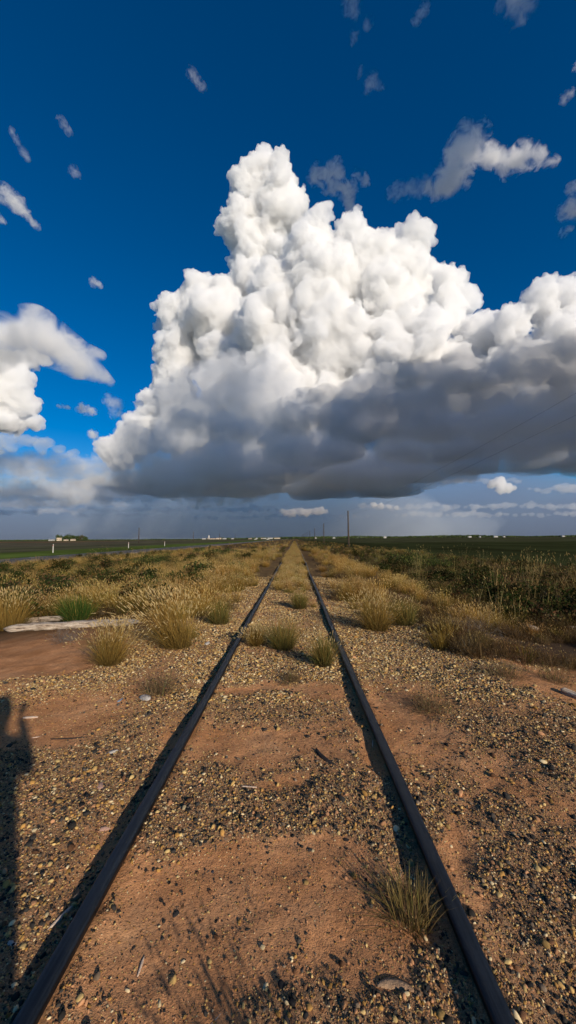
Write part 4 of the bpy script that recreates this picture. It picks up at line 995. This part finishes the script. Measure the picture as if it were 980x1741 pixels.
# tree belts along the horizon: far-off woods that read as one mass
def belt(name, px0, px1, D, hmin, hmax, n, seed, lb):
    g = np.random.default_rng(seed); x = np.array([hpos(p, D) for p in g.uniform(px0, px1, n)]); y = D + g.uniform(-60, 200, n)
    env = hmin + (hmax - hmin) * np.clip(fbm(x, y, D * .09, 4, seed) * 2.2 - .7, 0, 1)
    z = g.random(n) ** .8 * env; s = D * .0011 * g.uniform(.6, 1.4, n)
    a_ = g.uniform(0, 6.28, n); V = np.stack([np.stack([x + s * np.cos(a_ + k) * c, y + s * np.sin(a_ + k), z + s * dz_], 1) for k, c, dz_ in ((0, 1, -.6), (0, 1, .6), (3.1, 1, .7), (3.1, 1, -.7))], 1).reshape(-1, 3)
    P_ = np.array(TPAL); C = np.repeat(P_[g.integers(0, 3, n)] * g.uniform(.7, 1.2, (n, 1)), 4, 0)
    o = link(bpy.data.objects.new(name, pack(name, [(V, np.arange(n * 4).reshape(n, 4), C)], M_LEAF))); tag(o, lb, 'trees', kind='stuff')
belt('far_woodland', 505, 1150, 2300, 4, 15, 9000, 3, 'dark tree belt along the right horizon')
belt('far_woodland', 375, 560, 2700, 4, 16, 4000, 4, 'dark tree belt behind the far town')
belt('far_woodland', -60, 380, 2800, 1, 7, 4000, 5, 'thin tree line on the left horizon')

# weathered timbers and scraps on the ground
M_LOG = NT('weathered_wood'); t = M_LOG; pos = t.n('ShaderNodeTexCoord').outputs['Object']
mp = t.n('ShaderNodeMapping', {'Vector': pos, 'Scale': (1.4, 14, 14)}).outputs[0]; gn = t.noise(mp, 2.5, 6, .65)
colr = t.ramp(gn, [(.36, (.10, .065, .045)), (.45, (.36, .27, .19)), (.6, (.56, .46, .35)), (.75, (.66, .57, .46))])
p = t.n('ShaderNodeBsdfPrincipled', {'Base Color': colr, 'Roughness': .9, 'Normal': t.n('ShaderNodeBump', {'Height': gn, 'Strength': .9, 'Distance': .02}).outputs[0]})
t.n('ShaderNodeOutputMaterial', {'Surface': p.outputs[0]}); M_LOG = t.m
def log(px0, py0, px1, py1, th, lb, seed, zl=.02, name='weathered_timber', cat='timber', mat=None):
    a_, b_ = spot(px0, py0), spot(px1, py1); c = (a_ + b_) / 2; g = np.random.default_rng(seed); d = b_ - a_; L = d.length
    n, m = 34, 16; V = []
    for i_ in range(n):
        f = i_ / (n - 1); end = min(1, .35 + min(f, 1 - f) * 9)
        for j in range(m):
            an = 2 * math.pi * j / m; sq = 1 / max(abs(math.cos(an)), abs(math.sin(an))) ** .55
            rr = th * .5 * sq * end * (1 + .35 * noise.noise(Vector((f * L * 2.2, math.cos(an) * .9 + seed, math.sin(an) * .9))) + .22 * noise.noise(Vector((f * L * 7, math.cos(an) * 3, math.sin(an) * 3 + seed))))
            V.append(((f - .5) * L + .05 * th * g.normal(), rr * math.cos(an) * 1.15 + .25 * th * noise.noise(Vector((f * 3, seed, 1))), rr * math.sin(an) * .8))
    Fc = [(i_ * m + j, i_ * m + (j + 1) % m, (i_ + 1) * m + (j + 1) % m, (i_ + 1) * m + j) for i_ in range(n - 1) for j in range(m)] + [tuple(range(m))[::-1], tuple(range((n - 1) * m, n * m))]
    o = mesh_py(name, V, Fc, mat or M_LOG); o.location = c + Vector((0, 0, th * .28 + zl)); o.rotation_euler = (0, -math.atan2(d.z, math.hypot(d.x, d.y)), math.atan2(d.y, d.x))
    tag(o, lb, cat); return o
log(8, 1074, 235, 1062, .17, 'long pale weathered timber lying in front of the bright green clump', 1)
log(40, 1058, 108, 1055, .14, 'short pale timber behind the long one, at its left end', 2)
log(66, 1050, 120, 1050, .10, 'thin cracked timber piece on top of the short timber pile', 3, .09)
log(165, 1046, 245, 1032, .16, 'weathered timber running into the large golden grass', 4)
log(872, 1062, 915, 1078, .16, 'grey weathered log in the dark brush at right', 5)
log(756, 1064, 780, 1060, .12, 'broken pale stump by the tumbleweed at right', 6)
log(968, 1073, 1000, 1072, .12, 'grey log end cut by the right edge, above the sandy path', 7)
log(955, 1178, 990, 1192, .07, 'grey stick lying on the sandy path at the right edge', 8)
M_CHAR = simple_mat('charred_wood', (.018, .015, .014), .9, c2=(.05, .04, .035), ns=12, bump=.5)
M_TAN = simple_mat('tan_wood', (.46, .30, .18), .9, c2=(.34, .20, .11), ns=14, bump=.8, bs_=50)
M_PALE = simple_mat('bleached_wood', (.60, .47, .36), .85, c2=(.48, .34, .25), ns=20, bump=.6, bs_=60)
def chip(px, py, L, w, h, rz, mat, lb, cat, name, seed=0, bend=0.0, px2=None, tilt=0.0, n=12):
    c = spot(px, py) + Vector((0, 0, h * .5 + .006)); V = []; m = 8
    for i_ in range(n):
        f = i_ / (n - 1); e_ = math.sin(math.pi * min(1, max(0, f * .94 + .03))) ** .45
        for j in range(m):
            an = 2 * math.pi * (j + .5) / m; q_ = 1 + .25 * noise.noise(Vector((f * 4 + seed, math.cos(an), math.sin(an))))
            V.append(((f - .5) * L, math.cos(an) * w * .5 * e_ * q_ + bend * ((f - .5) ** 2 * 4) * L, math.sin(an) * h * .5 * (.4 + .6 * e_) * q_))
    Fc = [(i_ * m + j, i_ * m + (j + 1) % m, (i_ + 1) * m + (j + 1) % m, (i_ + 1) * m + j) for i_ in range(n - 1) for j in range(m)] + [tuple(range(m))[::-1], tuple(range((n - 1) * m, n * m))]
    o = mesh_py(name, V, Fc, mat); o.location = c; o.rotation_euler = (tilt, 0, rz); tag(o, lb, cat); return o
chip(673, 1676, .130, .036, .016, -.14, M_TAN, 'pale wood chip on gravel near the bottom right, below the spiky tuft', 'wood chip', 'wood_chip', 1, -.10)
chip(552, 1291, .27, .034, .022, -1.02, M_CHAR, 'curved charred wood strip on sand between the rails', 'wood strip', 'charred_strip', 2, .07)
chip(52, 1221, .13, .022, .02, .12, M_PALE, 'pale stick on dark gravel at the far left', 'stick', 'stick', 3)
chip(66, 1253, .10, .008, .008, .3, M_PALE, 'thin twig on sand just right of the pale stick at left', 'stick', 'stick', 4)
chip(424, 1338, .10, .012, .01, -.1, M_PALE, 'pale splinter on gravel in the middle between the rails', 'stick', 'stick', 5)
chip(240, 1643, .07, .010, .01, 1.6, M_PALE, 'upright pale splinter on sand right of the left rail near the bottom', 'stick', 'stick', 6)
chip(634, 1264, .11, .010, .01, 1.35, M_PALE, 'small pale stick in the shade of the right rail', 'stick', 'stick', 7)
chip(594, 1210, .16, .014, .012, 1.7, M_PALE, 'grey splinter on gravel left of the right rail', 'stick', 'stick', 8)
chip(130, 1255, .40, .012, .01, .16, M_CHAR, 'long dark twig lying on gravel left of the left rail', 'stick', 'twig', 9, .04)
chip(377, 1722, .09, .004, .004, .8, M_PALE, 'thin straw on sand at the bottom centre', 'stick', 'stick', 10)
chip(105, 1560, .12, .02, .015, 1.2, M_PALE, 'grey splinter leaning against the outer side of the left rail', 'stick', 'stick', 11)
M_BLUE = simple_mat('slate_blue_stone', (.14, .19, .27), .6, c2=(.20, .24, .30), ns=30)
M_WST = simple_mat('white_stone', (.55, .50, .44), .8, c2=(.40, .36, .32), ns=25, bump=.5)
M_PINK = simple_mat('pink_stone', (.50, .30, .22), .8, c2=(.40, .24, .18), ns=25, bump=.4)
M_DSTN = simple_mat('black_stone', (.030, .032, .040), .6, c2=(.06, .06, .07), ns=25, bump=.4)
def stone(px, py, w, d, h, mat, lb, seed, name='stone'):
    me = pebble_proto(300 + seed); me.materials.clear(); me.materials.append(mat); o = link(bpy.data.objects.new(name, me)); c = spot(px, py)
    o.location = c + Vector((0, 0, h * .25)); o.scale = (w / 2, d / 2, h / 1.2); o.rotation_euler.z = seed * 1.3; tag(o, lb, 'stone')
stone(205, 1190, .10, .06, .03, M_BLUE, 'flat slate blue stone on sand left of the left rail', 1)
stone(248, 1188, .16, .11, .06, M_WST, 'largest whitish stone, by the slate blue one left of the left rail', 2)
stone(190, 1280, .11, .08, .035, M_WST, 'flat grey white stone on gravel under the long dark twig', 3)
stone(172, 1336, .12, .06, .03, M_PINK, 'flat pink stone left of the left rail', 4)
stone(178, 1409, .07, .05, .03, M_PINK, 'small salmon stone close to the left rail', 5)
stone(352, 1095, .22, .12, .07, M_WST, 'flat white stone beside the large golden bunch grass', 6)
stone(20, 1602, .045, .03, .02, M_WST, 'pale stone at the lower left edge', 7)
stone(848, 1482, .032, .028, .022, M_DSTN, 'black round stone on the right gravel', 8)
stone(832, 1462, .022, .018, .014, M_WST, 'cream pebble touching the black round stone', 9)
stone(361, 1482, .030, .026, .018, M_DSTN, 'black pebble on gravel right of the left rail', 10)
stone(155, 1690, .016, .020, .012, M_WST, 'cream pebble beside the left rail near the bottom', 11)

# ---- the photographer, standing right behind the viewpoint: only the shadow reaches the picture
ph = empty('person', (0.05, -.36, gh(.1, -.3)))
tag(ph, 'photographer in dark jacket and jeans standing behind the viewpoint, raising both hands', 'person')
def skin_mesh(name, verts, edges, radii, mat, parent, root=0, lev=1):
    me = bpy.data.meshes.new(name); me.from_pydata(verts, edges, []); o = link(bpy.data.objects.new(name, me), parent)
    m1 = o.modifiers.new('skin', 'SKIN')
    if not me.skin_vertices:
        bpy.context.view_layer.objects.active = o; bpy.ops.mesh.customdata_skin_add()
    for v, r in zip(me.skin_vertices[0].data, radii): v.radius = (r, r) if not isinstance(r, tuple) else r
    me.skin_vertices[0].data[root].use_root = True
    m2 = o.modifiers.new('sub', 'SUBSURF'); m2.levels = m2.render_levels = lev + 1
    me.materials.append(mat); return o
M_SKIN = simple_mat('skin', (.50, .30, .20), .6); M_JKT = simple_mat('dark_jacket', (.04, .045, .06), .9); M_HAIR = simple_mat('dark_hair', (.03, .02, .015), .8)
ph.scale = (1.05, 1.05, 1.05)
# pelvis, waist, chest, neck, head + arms + legs
bv = [(0,0,.93),(0,0,1.10),(0,-.01,1.30),(0,-.01,1.42),(0,0,1.50),(0,.02,1.60),(0,.02,1.70),
      (.17,-.01,1.38),(.22,.04,1.22),(.13,.12,1.40),(.07,.14,1.51),
      (-.17,-.01,1.38),(-.22,.04,1.22),(-.13,.12,1.40),(-.07,.14,1.51),
      (.10,0,.86),(.12,.03,.48),(.13,0,.09),(.14,.10,.04),(.14,.19,.03),
      (-.10,0,.86),(-.13,.03,.48),(-.15,0,.09),(-.16,.10,.04),(-.17,.19,.03)]
be = [(0,1),(1,2),(2,3),(3,4),(4,5),(5,6),(2,7),(7,8),(8,9),(9,10),(2,11),(11,12),(12,13),(13,14),(0,15),(15,16),(16,17),(17,18),(18,19),(0,20),(20,21),(21,22),(22,23),(23,24)]
brd = [.15,.135,.155,.07,.06,.09,.07,.075,.052,.034,.036,.075,.052,.034,.036,.10,.065,.045,.045,.035,.10,.065,.045,.045,.035]
skin_mesh('body', bv, be, brd, M_JKT, ph)
skin_mesh('hair', [(0,-.01,1.62),(0,0,1.71),(0,.05,1.735)], [(0,1),(1,2)], [.095,.085,.05], M_HAIR, ph, lev=1)
for s_ in (-1, 1):
    hv = [(s_*.07,.14,1.51),(s_*.075,.16,1.56)]; he = [(0,1)]; hr = [.030,.034]
    for k in range(4):
        b_ = len(hv); hv += [(s_*(.095-.004*k),.185-.010*k,1.60-.016*k),(s_*(.070),.195-.010*k,1.615-.016*k),(s_*(.045),.190-.008*k,1.62-.016*k)]; he += [(1,b_),(b_,b_+1),(b_+1,b_+2)]; hr += [.009,.0085,.0075]
    b_ = len(hv); hv += [(s_*.070,.150,1.58),(s_*.055,.150,1.60)]; he += [(1,b_),(b_,b_+1)]; hr += [.011,.009]
    skin_mesh('hand', hv, he, hr, M_SKIN, ph)
# ------------------------------------------------------------------
